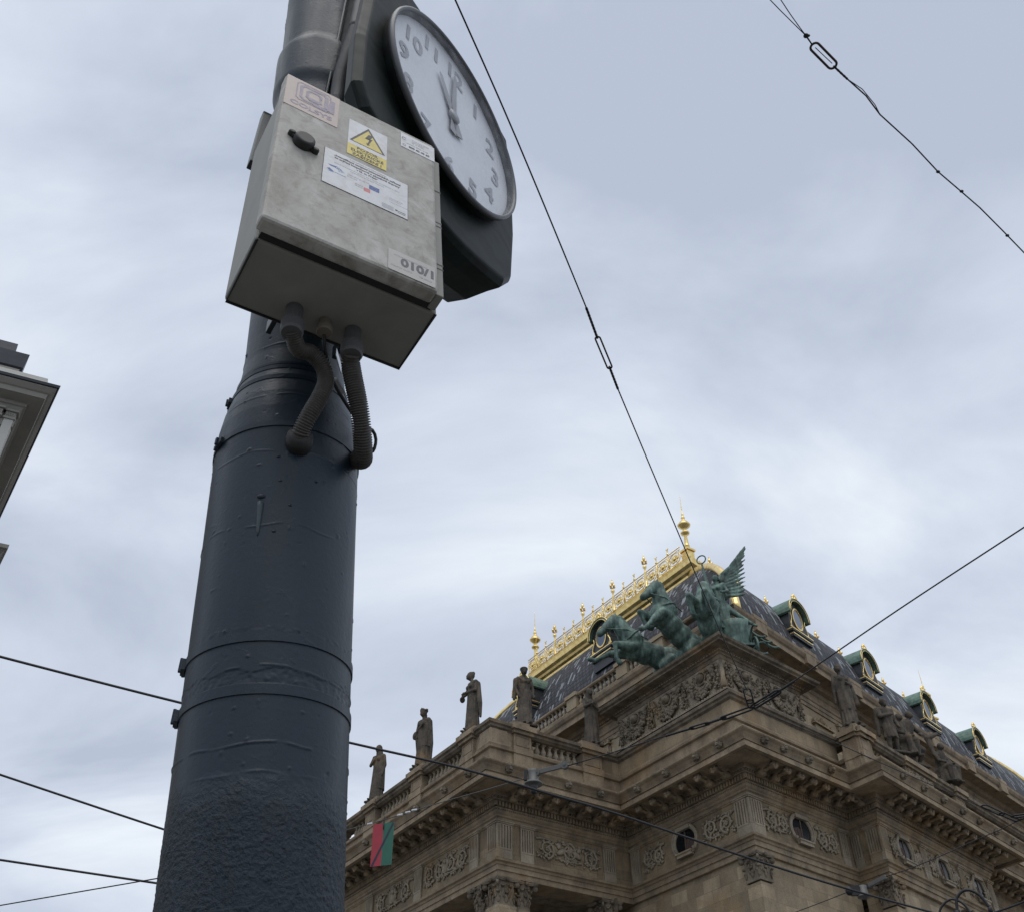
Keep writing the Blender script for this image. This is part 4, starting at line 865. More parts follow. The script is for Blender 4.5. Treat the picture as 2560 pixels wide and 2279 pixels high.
def garland(base,d,n,L_,seed,nsw):
    rnd=random.Random(seed); mb=MB(); ex=Vector((d.x,d.y,0)); ny=Vector((n.x,n.y,0))
    def Q(x,y,z): return v3(base,0)+ex*x+ny*y+Vector((0,0,z))
    zt,zb=22.45,21.42; sw=L_/nsw
    for i in range(nsw):
        x0=sw*i+.25; x1=sw*(i+1)-.25
        for k in range(46):
            t=k/45; x=x0+(x1-x0)*t; z=zt-.1-(zt-zb-.18)*(1-(2*t-1)**2)**.9
            w_=.08+.12*(1-(2*t-1)**2)
            for q in range(5): mb.ell(Q(x+rnd.uniform(-w_,w_),.07+rnd.uniform(0,.07),z+rnd.uniform(-w_,w_)),rnd.uniform(.04,.085),None,6,4)
        xc=(x0+x1)/2; mb.ell(Q(xc,.07,22.22),(.22,.22,.20),None,10,7); mb.ell(Q(xc,.22,22.20),(.10,.10,.13),None,8,6); mb.tube([Q(xc+.30*math.cos(a),.06,22.2+.27*math.sin(a)) for a in [k*.42 for k in range(15)]],.035,6,True)
        for s in (-1,1):
            for q in range(9):
                t=q/8; mb.ell(Q(xc+s*(.3+.5*t),.06,22.42-.5*t+.1*math.sin(7*t)),(.06,.05,.05),None,6,4)
            mb.tube([Q(xc+s*(.34+.34*t),.07,22.35-.12*math.sin(t*7)-.62*t) for t in [q/12 for q in range(13)]],.028,5)
    for i in range(nsw+1):
        x=sw*i if 0<i<nsw else (.12 if i==0 else L_-.12)
        for k in range(34):
            z=22.48-k*.034; mb.ell(Q(x+rnd.uniform(-.15,.15),.08+rnd.uniform(0,.08),z),rnd.uniform(.035,.08),None,6,4)
        mb.tube([Q(x+.13*math.sin(t*9),.08,22.5-1.15*t) for t in [q/18 for q in range(19)]],.032,5)
        for s in (-1,1): mb.tube([Q(x+s*(.05+.17*t),.08,21.95-.55*t) for t in (0,.5,1)],.03,5)
    return mb.build('garland_relief',M['garland'],th)
garland(AQ+A*.15,A,nA,6.5,3,3); garland(AQ+BYd*.15,BYd,nY,4.9,4,2)
mb=MB(); o=v3(AQ,0)
mb.tube([v3(AQ,22.55)+Vector((-.0,-.02,0)),v3(AQ,21.8),v3(AQ,21.25)+Vector((-.03,-.1,0))],[.07,.09,.16],8); part(mb,'corner_acanthus','relief')
# ---------------------------------------------------------------- main block
MC=isect(nA,nA.dot(P+nA*(-9.45)),nW,nW.dot(W+nW*(-3.45)))     # wall corner
LEN_A=24.6; LEN_B=35.6
ML=MC+A*LEN_A; MR=MC+BW*LEN_B; MBk=ML+BW*LEN_B
mp_=[ML+BW*30,ML,MC,MR,MR+A*20]
mb=MB(); mb.sweep(mp_,[(0,17),(0,24.55)]); part(mb,'main_wall','palestone')
mb=MB(); mb.sweep(mp_,[(0,24.4),(.06,24.42),(.06,24.6),(.10,24.62),(.10,24.8),(.16,24.84),(.18,24.92),(.04,24.94),(.04,25.3),(.10,25.34),(.14,25.42),(.14,25.5),(.35,25.56),(.42,25.66),(.46,25.72),(1.02,25.74),(1.04,25.66),(1.14,25.66),(1.14,25.86),(1.10,25.88),(1.12,25.96),(1.20,26.02),(1.28,26.16),(1.30,26.30),(1.22,26.34),(0,26.45)]); part(mb,'main_cornice','stone')
mb=MB()
for p,d,n,st in along(mp_,[1],.16,.22):
    if (p-MC).dot(A)<16: mb.box(v3(p,0),(d.x,d.y,0),(n.x,n.y,0),(0,0,1),-.05,.05,-.1,0,25.40,25.52)
part(mb,'main_dentil_course','stone'); mb=MB()
for p,d,n,st in along(mp_,[2],4.3,1.28):   # small raised blocks on the side cornice
    mb.box(v3(p,0),(d.x,d.y,0),(n.x,n.y,0),(0,0,1),-.55,.55,-.4,.03,26.28,26.48)
    mb.box(v3(p,0),(d.x,d.y,0),(n.x,n.y,0),(0,0,1),-.45,.45,-.4,.015,25.7,26.28); part(mb,'cornice_block','stone'); mb=MB()
def wall_strip(base,d,n,s0,s1,z0,z1,t,m='palestone',name='wall_pilaster'):
    mb=MB(); mb.box(v3(base,0),(d.x,d.y,0),(n.x,n.y,0),(0,0,1),s0,s1,-.1,t,z0,z1); mb.box(v3(base,0),(d.x,d.y,0),(n.x,n.y,0),(0,0,1),s0-.06,s1+.06,-.1,t+.05,z1-.12,z1); return mb.build(name,M[m],th)
def main_window(base,d,n,s,z0,z1,w):
    mb=MB(); o=v3(base+d*s,0); ex,ny=(d.x,d.y,0),(n.x,n.y,0)
    for a,b in ((-w/2-.20,-w/2),(w/2,w/2+.20)): mb.box(o,ex,ny,(0,0,1),a,b,-.05,.12,z0-.1,z1)
    for a,b in ((-w/2-.28,-w/2-.2),(w/2+.2,w/2+.28)): mb.box(o,ex,ny,(0,0,1),a,b,-.05,.07,z0+.2,z1+.1)
    mb.box(o,ex,ny,(0,0,1),-w/2-.2,w/2+.2,-.05,.13,z1,z1+.22); mb.box(o,ex,ny,(0,0,1),-w/2-.34,w/2+.34,-.05,.24,z1+.22,z1+.30)
    for sx in (-1,1):
        mb.tube([v3(base+d*(s+sx*(w*.5-.05-.25*t))+n*.1,z1+.33+.22*math.sin(t*3.0)) for t in [k/8 for k in range(9)]],.045,6)
        mb.ell(v3(base+d*(s+sx*(w*.5+.22))+n*.12,z1+.40),(.09,.09,.13),None,7,5)
    mb.ell(v3(base+d*s+n*.14,z1+.55),(.16,.10,.18),None,9,6)
    for k in range(7): mb.ell(v3(base+d*(s-.36+.12*k)+n*.12,z1+.36),(.07,.06,.07),None,6,4)
    f_=mb.build('upper_window',M['palestone'],th,False)
    mb=MB(); mb.box(o,ex,ny,(0,0,1),-w/2,w/2,.012,.016,z0,z1); mb.build('pane',M['skyglass'],f_)
    mb=MB()
    for x in (-w/2,-.035,w/2-.07): mb.box(o,ex,ny,(0,0,1),x,x+.07,.016,.06,z0,z1)
    for z in (z0,z0+(z1-z0)*.33,z0+(z1-z0)*.66,z1-.06): mb.box(o,ex,ny,(0,0,1),-w/2+.07,w/2-.07,.017,.05,z,z+.05)
    mb.build('window_bars',M['frame_paint'],f_,False); return f_
def f(nt,b,N,L):
    b.inputs['Base Color'].default_value=(.10,.13,.18,1); b.inputs['Metallic'].default_value=.6
M['skyglass']=mat('sky_reflecting_glass',f,.06)
sM=lambda s_fromP: s_fromP-(MC-P).dot(A)
for s in (5.0,8.9,12.8,16.7): main_window(MC,A,nA,sM(s),22.2,24.0,1.15)
for s in (3.3,7.2,11.1): wall_strip(MC,A,nA,sM(s)-.35,sM(s)+.35,18,24.4,.14)
s0W=(W-MC).dot(BW)
for s in (-1.0,4.0,12.6,16.9,21.2,25.5): main_window(MC,BW,nW,s0W+s,21.6,23.4,1.1)
for s in (-2.3,-3.2,2.2,6.0,11.0,14.8,19.0,23.4): wall_strip(MC,BW,nW,s0W+s-.35,s0W+s+.35,18,24.4,.14)
# upper balustrade on the front
mb=MB(); up=[ML+nA*0,MC]; upb=MC+nA*.95
mb.sweep([ML+nA*.95,MC+nA*.95-A*.6],[(-.35,26.35),(.02,26.38),(.02,26.62),(-.03,26.66),(-.35,26.66)])
mb.sweep([ML+nA*.95,MC+nA*.95-A*.6],[(-.30,27.22),(.0,27.22),(.05,27.28),(.05,27.36),(-.34,27.42)]); part(mb,'upper_balustrade_rail','stone')
ub=baluster_mb(.95,.56).build('upper_baluster',M['relief'],th); spots=[]
posts=[1.7,5.97,10.24,14.5]
for a,b in zip([-1.1]+posts,posts):
    run(upb,A,nA,sM(a)+.42,sM(b)-.42,.33,26.66,-.15)
for k,(p,z,a) in enumerate(spots[:62]):
    if k==0: ub.location=v3(p,z)-BT; ub.rotation_euler=(0,0,a)
    else: inst(ub,v3(p,z),a,th)
for s in posts+[-1.1]:
    mb=MB(); mb.box(v3(upb,0),(A.x,A.y,0),(nA.x,nA.y,0),(0,0,1),sM(s)-.42,sM(s)+.42,-.42,.06,26.62,27.26); mb.box(v3(upb,0),(A.x,A.y,0),(nA.x,nA.y,0),(0,0,1),sM(s)-.50,sM(s)+.50,-.48,.14,27.26,27.46); mb.build('balustrade_post',M['palestone'],th)
# ---------------------------------------------------------------- roof
ZE,ZT=26.45,32.5
SETA,SETB=3.05,4.55
def rect(a0,a1,b0,b1): # setbacks: front(A side), back, along
    pass
E0=MC-A*0.0+V2(0,0)
def rp_(ia,ib,il,ir):
    """roof corner loop: ia inset of the front face, ib inset of the side face, il/ir insets at far ends"""
    c0=isect(nA,nA.dot(MC)-ia,nW,nW.dot(MC)-ib); cl=isect(nA,nA.dot(MC)-ia,nW,nW.dot(ML)+il); 
    cr=isect(nA,nA.dot(MR)+ir,nW,nW.dot(MC)-ib); bk=isect(nA,nA.dot(MR)+ir,nW,nW.dot(ML)+il); return [c0,cr,bk,cl]
NL=26; loops=[]
PIN=(2.42,3.75)  # platform insets from the wall lines (front, side)
for k in range(NL+1):
    t=k/NL; g=.55*(1-math.cos(t*math.pi/2))+.45*t; gB=.80*(1-math.cos(t*math.pi/2))+.20*t; h=.55*math.sin(t*math.pi/2)+.45*t
    a=-.55+(PIN[0]+.55)*g; b_=-.95+(PIN[1]+.95)*gB; l=-.6+(5.9+.6)*g; r_=-.6+(5.2)*g
    loops.append((rp_(a,b_,l,r_),ZE+(ZT-ZE)*h))
mb=MB(); acc=0
for k in range(NL):
    (c0,z0),(c1,z1)=loops[k],loops[k+1]; sl=math.hypot((c1[0]-c0[0]).dot(nW),z1-z0)
    for i in range(4):
        j=(i+1)%4; a,b=c0[i],c0[j]; c,d=c1[j],c1[i]; dr=(b-a).normalized()
        uv=[((a-c0[i]).dot(dr)+100*i,acc),((b-c0[i]).dot(dr)+100*i,acc),((c-c0[i]).dot(dr)+100*i,acc+sl),((d-c0[i]).dot(dr)+100*i,acc+sl)]
        off=(c0[i]-loops[0][0][i]).dot(dr); uv=[(u+off,v) for u,v in uv]
        mb.add([v3(a,z0),v3(b,z0),v3(c,z1),v3(d,z1)],[(0,1,2,3)],[uv],True)
    acc+=sl
mb.add([v3(p,ZT) for p in loops[-1][0]],[(0,1,2,3)]); roof=mb.build('roof',M['slate'],th)
for i in range(4):
    mb=MB(); mb.tube([v3(l[i],z+.02) for l,z in loops],.20 if i in(0,) else .16,8); mb.build('gilded_hip_trim',M['gold'],roof)
PT=loops[-1][0]; plat=[PT[3],PT[0],PT[1],PT[2]]   # left-front, front, right, back
mb=MB(); mb.sweep([plat[0]-nA*.6,plat[0],plat[1],plat[1]+BW*.5],[(-.1,ZT-.12),(.10,ZT-.10),(.14,ZT+.05),(.30,ZT+.12),(.36,ZT+.24),(.54,ZT+.34),(.60,ZT+.52),(.64,ZT+.62),(.4,ZT+.66),(-.4,ZT+.66)]); mb.sweep([plat[1]+BW*.4,plat[2],plat[3],plat[0]],[(-.1,ZT-.1),(.05,ZT+.1),(.12,ZT+.3),(.15,ZT+.6),(-.4,ZT+.66)]); mb.build('gilded_cornice',M['gold'],roof)
ZR_=ZT+.66
def railing(a,b,n,k,ro=.48):
    d=(b-a).normalized(); L_=(b-a).length; st=L_/k; ex=Vector((d.x,d.y,0)); o=v3(a+n*ro,0)
    rl=MB(); rl.tube([o+Vector((0,0,ZR_+1.02)),o+ex*L_+Vector((0,0,ZR_+1.02))],.03,6); rl.tube([o+Vector((0,0,ZR_+.88)),o+ex*L_+Vector((0,0,ZR_+.88))],.02,6); rl.tube([o+Vector((0,0,ZR_+.05)),o+ex*L_+Vector((0,0,ZR_+.05))],.04,6)
    rr=rl.build('railing_rail',M['gold'],roof)
    mb=MB()
    mb.tube([(.36*math.cos(t),0,.48+.36*math.sin(t)) for t in [q*2*math.pi/18 for q in range(18)]],.028,6,True)
    for q in range(6): 
        t=q*math.pi/3; mb.ell((.16*math.cos(t),0,.48+.16*math.sin(t)),(.11,.04,.11),None,7,5)
    mb.ell((0,-.03,.48),(.10,.07,.10),None,8,6)
    for s in (-1,1):
        mb.tube([(s*(.36-.10*math.sin(t*3)),0,.08+.78*t) for t in [q/8 for q in range(9)]],.022,5); mb.tube([(s*.12,0,.12),(s*.24,0,.06),(s*.33,0,.12)],.03,5)
    p0=mb.build('railing_rosette',M['gold'],rr)
    mb=MB(); mb.tube([(0,0,0),(0,0,1.3)],.035,6); mb.ell((0,0,1.1),.07,None,8,6); mb.ell((0,0,1.38),(.05,.05,.10),None,6,5); mb.ell((0,0,1.44),(.13,.03,.03),None,6,4)
    q0=mb.build('railing_finial',M['gold'],rr)
    mb=MB(); mb.lathe([(.10,0),(.10,.1),(.06,.2),(.05,.9),(.08,1.0),(.05,1.1),(.05,1.25),(.12,1.35),(.12,1.42),(.05,1.5),(.04,1.62)],10); 
    for q in range(4): mb.ell((.13*math.cos(q*1.57),.13*math.sin(q*1.57),1.72),(.08,.08,.09),None,6,5)
    mb.ell((0,0,1.95),(.09,.09,.16),None,7,6); mb.ell((0,0,2.15),(.03,.03,.10),None,6,5)
    f0=mb.build('railing_post',M['gold'],rr)
    az=math.atan2(d.y,d.x); cnt=0; cp={'p':0,'q':0,'f':0}
    for i in range(k):
        c=o+ex*st*(i+.5)+Vector((0,0,ZR_))
        ob=p0 if i==0 else inst(p0,(0,0,0),0,rr); ob.location=c; ob.rotation_euler=(0,0,az); ob.scale=(st/.76,1,1)
        if i>0:
            c=o+ex*st*i+Vector((0,0,ZR_)); big=(i%3==0); src=f0 if big else q0; key='f' if big else 'q'
            ob=src if cp[key]==0 else inst(src,(0,0,0),0,rr); cp[key]+=1; ob.location=c; ob.rotation_euler=(0,0,az)
    return rr
railing(plat[0],plat[1],nA,15,.58); railing(plat[1]-nW*.5,plat[2]-nW*.5,nW,30,.05)
def spire():
    mb=MB(); mb.box((0,0,0),(A.x,A.y,0),(nA.x,nA.y,0),(0,0,1),-.30,.30,-.30,.30,0,.95); mb.box((0,0,0),(A.x,A.y,0),(nA.x,nA.y,0),(0,0,1),-.38,.38,-.38,.38,.95,1.08); mb.box((0,0,0),(A.x,A.y,0),(nA.x,nA.y,0),(0,0,1),-.36,.36,-.36,.36,0,.12)
    mb.lathe([(.26,1.08),(.16,1.2),(.14,1.3),(.2,1.36),(.2,1.42),(.13,1.5),(.15,1.6),(.11,2.1),(.14,2.2),(.30,2.28),(.32,2.36),(.14,2.44),(.12,2.56),(.20,2.68),(.42,2.84),(.46,2.92),(.40,2.98),(.34,3.08),(.20,3.22),(.10,3.3),(.10,3.4),(.15,3.46),(.08,3.54),(.06,3.66),(.09,3.72),(.04,3.82),(.028,4.2),(.010,5.15),(.001,5.2)],20)
    return mb
_m=spire(); _m.v=[(x*.80,y*.80,z*.93) for x,y,z in _m.v]; sp0=_m.build('gilded_spire',M['gold'],th)
for k,c in enumerate(plat):
    q=c+nA*0; 
    if k==0: sp0.location=v3(q,ZR_)-BT
    else: inst(sp0,v3(q,ZR_),0,th)
# gilded crest ornament at the front corner
mb=MB(); c=v3(loops[20][0][0],loops[20][1]); 
mb.lathe([(.05,-.4),(.22,-.3),(.34,0),(.32,.15),(.2,.28),(.05,.34)],16,c+Vector((.55,-.1,-.35)))
mb.build('gilded_urn',M['gold'],roof)
# gutter crest dots on the side roof edge: handled by the railing finials
# ---------------------------------------------------------------- dormers
def dormer(base,d,n,z,depth=3.4,sc_=.86,gl=1.0):
    """front face centre of the oval at base,z"""
    ex=Vector((d.x,d.y,0))*sc_; ny=Vector((n.x,n.y,0))*sc_; ez=Vector((0,0,1))*sc_; o=v3(base,z)
    w=.95; mb=MB()
    arch=[(-w,-2.1),(w,-2.1),(w*1.0,-.55),(w*.92,.25)]+[(w*.92*math.cos(R(a)),.25+.85*math.sin(R(a))) for a in range(10,171,16)]+[(-w*.92,.25),(-w,-.55)]
    mb.prism(arch,o,ex,ny,ez,-depth,0); dm=mb.build('dormer',M['dormer'],th)
    mb=MB(); rw=w*1.14
    ar=[(rw*math.cos(R(a)),.22+1.05*math.sin(R(a))) for a in range(-8,189,12)]; ai=[(rw*.90*math.cos(R(a)),.22+.94*math.sin(R(a))) for a in range(188,-9,-12)]
    mb.prism(ar+ai,o,ex,ny,ez,-depth,.24); mb.build('dormer_roof',M['copper'],dm)
    mb=MB(); 
    for s_,y in ((1.0,.26),(.86,.25)): mb.tube([o+ex*(rw*s_*math.cos(R(a)))+ez*(.22+1.05*s_*math.sin(R(a)))+ny*y for a in range(-8,189,8)],.028*gl,6)
    mb.build('gilded_arch_line',M['gold'],dm)
    mb=MB(); vs=[];ns=28
    for r,y in ((1.20,.01),(1.20,.07),(1.08,.08),(1.05,.03),(1.0,.03)): vs+=[o+ex*(.44*r*math.cos(2*math.pi*i/ns))+ez*(.02+.60*r*math.sin(2*math.pi*i/ns))+ny*y for i in range(ns)]
    mb.add(vs,[(j*ns+i,j*ns+(i+1)%ns,(j+1)*ns+(i+1)%ns,(j+1)*ns+i) for j in range(4) for i in range(ns)]); wf=mb.build('oval_frame',M['gold'],dm)
    mb=MB(); mb.add([o+ex*(.45*math.cos(2*math.pi*i/ns))+ez*(.02+.61*math.sin(2*math.pi*i/ns))+ny*.035 for i in range(ns)],[tuple(range(ns))]); mb.build('oval_pane',M['skyglass'],dm)
    for s in (-1,1):
        mb=MB(); mb.tube([o+ex*s*(.80+.10*math.sin(t*6))+ez*(-.92+1.1*t)+ny*.06 for t in [q/12 for q in range(13)]],.034*gl,7)
        mb.tube([o+ex*(s*.86+s*.13*math.cos(t))+ez*(-.84+.13*math.sin(t))+ny*.06 for t in [q*.7 for q in range(8)]],.028*gl,6)
        mb.build('gilded_scroll',M['gold'],dm)
    mb=MB(); mb.box(o,ex,ny,ez,-w*1.14,w*1.14,-depth,.20,-1.12,-1.0); mb.box(o,ex,ny,ez,-w*1.05,w*1.05,-depth,.14,-1.45,-1.12); mb.build('dormer_sill',M['dormer'],dm)
    mb=MB(); mb.box(o,ex,ny,ez,-w*1.15,w*1.15,-depth*.6,.22,-1.01,-.95); mb.box(o,ex,ny,ez,-w*1.06,w*1.06,-depth*.6,.17,-1.30,-1.24); mb.build('gilded_sill_line',M['gold'],dm)
    mb=MB(); c=o+ny*.12+ez*1.34; mb.ell(c,(.10,.10,.16))
    for q in range(7): a=R(-10+33*q); mb.ell(c+ex*.20*math.cos(a)+ez*(.06+.20*math.sin(a)),(.08,.06,.08),None,7,5)
    mb.ell(c+ez*.25,(.07,.07,.14),None,7,5); mb.build('gilded_shell_crest',M['gold'],dm)
    return dm
for s in (4.05,11.6): dormer(P+A*s-nA*9.25,A,nA,30.25)
for s in (2.2,9.15,15.8,22.35): dormer(W+BW*s-nW*2.6,BW,nW,28.5,3.6,gl=.55)
# ================================================================ STATUES
def robe(mb,z0,z1,rx0,ry0,rx1,ry1,folds=13,amp=.07,cx=0,cy=0,seed=1,waist=None,lean=0):
    rnd=random.Random(seed); ph=[rnd.uniform(0,6.3) for _ in range(3)]; n=64; m=16; vs=[]
    for j in range(m+1):
        t=j/m; z=z0+(z1-z0)*t; rx=rx0+(rx1-rx0)*t; ry=ry0+(ry1-ry0)*t
        if waist: k=math.exp(-((z-waist)/.05)**2)*.12; rx*=1-k; ry*=1-k
        for i in range(n):
            a=2*math.pi*i/n; q=1+amp*(1-.6*t)*(math.sin(folds*a+ph[0]+1.3*t)+.5*math.sin((folds-4)*a+ph[1]-2*t))
            vs.append((cx+rx*q*math.cos(a)+lean*t,cy+ry*q*math.sin(a),z))
    b=len(mb.v); mb.add(vs,[(j*n+i,j*n+(i+1)%n,(j+1)*n+(i+1)%n,(j+1)*n+i) for j in range(m) for i in range(n)]+[tuple(reversed(range(n))),tuple(m*n+i for i in range(n))],None,True)
def figure(kind,seed):
    """standing draped figure, height 1, facing -y. x = figure's left/right in view"""
    mb=MB(); rnd=random.Random(seed)
    robe(mb,.03,.60,.135,.115,.098,.082,13,.07,seed=seed)            # skirt
    robe(mb,.56,.80,.098,.085,.118,.080,9,.03,seed=seed+1)            # torso
    mb.cap((-.10,0,.79),(.10,0,.79),.045,.045)                        # shoulders
    mb.cap((0,-.045,.735),(0,-.045,.735),.07,.07); 
    for s in (-1,1): mb.ell((s*.045,-.065,.735),(.042,.04,.042))
    hx,hy,tilt={'veil':(-.012,-.02,0),'wreath':(-.01,-.02,0),'bun':(-.03,-.035,.3),'curls':(.0,-.02,0),'pray':(-.01,-.04,.2),'cloak':(-.02,-.02,0)}[kind]
    mb.cap((0,0,.80),(hx*.6,hy*.5,.87),.034,.030)                     # neck
    hc=Vector((hx,hy,.93)); mb.ell(hc,(.054,.063,.072)); mb.ell(hc+Vector((hx*.3,-.045,-.03)),(.026,.026,.03)); mb.ell(hc+Vector((hx*.3,-.06,-.004)),(.008,.016,.016))   # jaw, nose
    mb.ell(hc+Vector((0,-.052,-.026)),(.014,.012,.006)); 
    for s in (-1,1): mb.ell(hc+Vector((s*.020,-.050,.010)),(.010,.010,.006)); mb.ell(hc+Vector((s*.048,.002,-.002)),(.008,.014,.018))
    if kind in('veil','pray'):
        mb.ell(hc+Vector((0,.018,.012)),(.062,.062,.072)); mb.cap(hc+Vector((0,.03,-.02)),(0,.05,.70),.06,.085)
    if kind=='wreath':
        mb.ell(hc+Vector((0,.012,.02)),(.056,.060,.058))
        for k in range(12): a=k*.5236; mb.ell(hc+Vector((.056*math.cos(a),.012+.058*math.sin(a),.045+.01*math.sin(3*a))),(.018,.018,.022),None,6,5)
        mb.cap(hc+Vector((0,.05,-.02)),(.0,.05,.80),.03,.02)
    if kind in('bun','curls'):
        mb.ell(hc+Vector((0,.014,.02)),(.056,.062,.060)); mb.ell(hc+Vector((.012,.045,.055)),(.030,.034,.032))
        if kind=='curls':
            for k in range(14): a=k*.449; mb.ell(hc+Vector((.052*math.cos(a),.01+.056*math.sin(a),.035)),(.02,.02,.022),None,6,5)
    def arm(s,sh,el,wr,r=.034,hand=True):
        mb.cap(sh,el,r,r*.82); mb.cap(el,wr,r*.8,r*.55)
        if hand:
            d=(Vector(wr)-Vector(el)).normalized(); mb.ell(Vector(wr)+d*.022,(.020,.020,.024)); 
            for k in range(4): mb.cap(Vector(wr)+d*.03+Vector(((k-1.5)*.009,0,0)),Vector(wr)+d*(.058-.004*abs(k-1.5))+Vector(((k-1.5)*.010,-.008,-.004)),.0062,.005,6)
    if kind=='veil':
        arm(-1,(-.115,0,.78),(-.15,-.04,.66),(-.05,-.09,.70)); arm(1,(.115,0,.78),(.15,.0,.63),(.13,-.03,.50))
        robe(mb,.22,.76,.128,.10,.112,.08,7,.06,.02,.01,seed+3); 
    elif kind=='wreath':
        arm(-1,(-.115,0,.78),(-.14,-.02,.64),(.04,-.10,.68)); arm(1,(.115,0,.78),(.14,.02,.62),(.10,.0,.5))
        robe(mb,.36,.72,.112,.095,.105,.08,9,.08,.02,.01,seed+3); mb.cap((.11,.03,.77),(.14,.05,.42),.04,.035); mb.cap((.14,.05,.42),(.13,.06,.14),.035,.02)
        # round mask held at the side, hanging cloth
        mb.lathe([(.001,-.015),(.06,-.012),(.072,.0),(.06,.012),(.001,.015)],20,(-.175,-.02,.60),(1,0,0),(0,0,1),(0,1,0)); mb.ell((-.175,-.035,.60),(.03,.02,.04)); mb.cap((-.16,0,.55),(-.13,.0,.28),.028,.014); mb.cap((-.12,0,.60),(-.15,0,.62),.03,.02)
    elif kind=='bun':
        arm(-1,(-.105,-.01,.77),(-.135,-.07,.66),(-.10,-.13,.60)); arm(1,(.11,0,.78),(.135,-.02,.65),(-.03,-.13,.635))
        mb.ell((-.135,-.12,.575),(.045,.045,.05)); mb.cap((-.15,-.11,.60),(-.11,-.13,.65),.018,.018)
        mb.cap((.09,.04,.77),(.14,.06,.45),.05,.042); mb.cap((.14,.06,.45),(.15,.07,.24),.042,.02)
    elif kind=='curls':
        arm(-1,(-.115,0,.78),(-.155,.0,.65),(-.12,-.03,.53)); arm(1,(.115,0,.78),(.15,-.01,.64),(.14,-.06,.52)); mb.ell((.15,-.07,.49),(.03,.03,.035))
        mb.cap((-.14,.02,.77),(-.17,.02,.46),.045,.025); mb.tube([(.10*math.cos(a),-.075+.04*math.sin(a)*0-.01,.775+.045*math.sin(a)) for a in [math.pi+k*.35 for k in range(10)]],.018,6)
        robe(mb,.05,.58,.09,.07,.085,.065,9,.10,.03,-.035,seed+4)
    elif kind=='pray':
        arm(-1,(-.11,0,.78),(-.13,-.05,.66),(-.03,-.13,.70)); arm(1,(.11,0,.78),(.12,-.05,.65),(-.01,-.13,.68)); robe(mb,.22,.76,.125,.10,.115,.085,7,.07,.01,.0,seed+4)
    elif kind=='cloak':
        arm(-1,(-.115,0,.78),(-.15,.02,.62),(-.16,.02,.44)); arm(1,(.115,0,.78),(.13,-.04,.66),(.03,-.11,.66)); robe(mb,.26,.75,.128,.105,.115,.09,6,.09,.0,.0,seed+4); mb.cap((.13,.0,.72),(.17,-.02,.38),.04,.05)
    mb.box((0,0,0),(1,0,0),(0,1,0),(0,0,1),-.16,.16,-.14,.14,.0,.035)
    for s in (-1,1): mb.ell((s*.05,-.13,.04),(.03,.06,.02))
    return mb
def stand(kind,seed,p,z,h,face,label,mat_='statue',name='stone_statue',group='draped stone statues on the parapet pedestals'):
    mb=figure(kind,seed); mb.xf(Matrix.Diagonal((h*.9,h*.92,h,1)))
    o=remesh(mb,name,M[mat_],.019,1); o.location=v3(p,z); o.rotation_euler=(0,0,math.atan2(face.x,-face.y)); tag(o,label,'statue',group); return o
SF=(nA+nP).normalized()
base=PA
stand('veil',11,P+A*9.85+nA*.6,20.93,2.95,(nA+nP*.5).normalized(),'veiled stone statue in a long cloak, the lowest one beside the dark pole')
stand('wreath',12,P+A*5.38+nA*.6,20.93,3.0,(nA+nP*.3).normalized(),'stone statue with a leafy wreath holding a round mask at its side')
stand('bun',13,P+A*1.08+nA*.6,20.93,2.95,(nA-nP*.1).normalized(),'stone woman statue with a hair bun looking down at a small jug, long cloak behind')
stand('curls',14,P+BP*.95+nP*.6,20.93,2.85,(nP+nA*.3).normalized(),'upright stone statue with curly hair and pleated dress beside the corner of the balustrade')
stand('pray',15,P+BP*4.49+nP*.6,20.93,2.8,(nP+nA*.2).normalized(),'stone statue with hands raised to its chest in front of the upper window')
stand('cloak',16,PW+BW*.42-nW*.3,20.93,3.05,(nW+nA*.6).normalized(),'tall cloaked stone statue on the corner pedestal of the side wing')
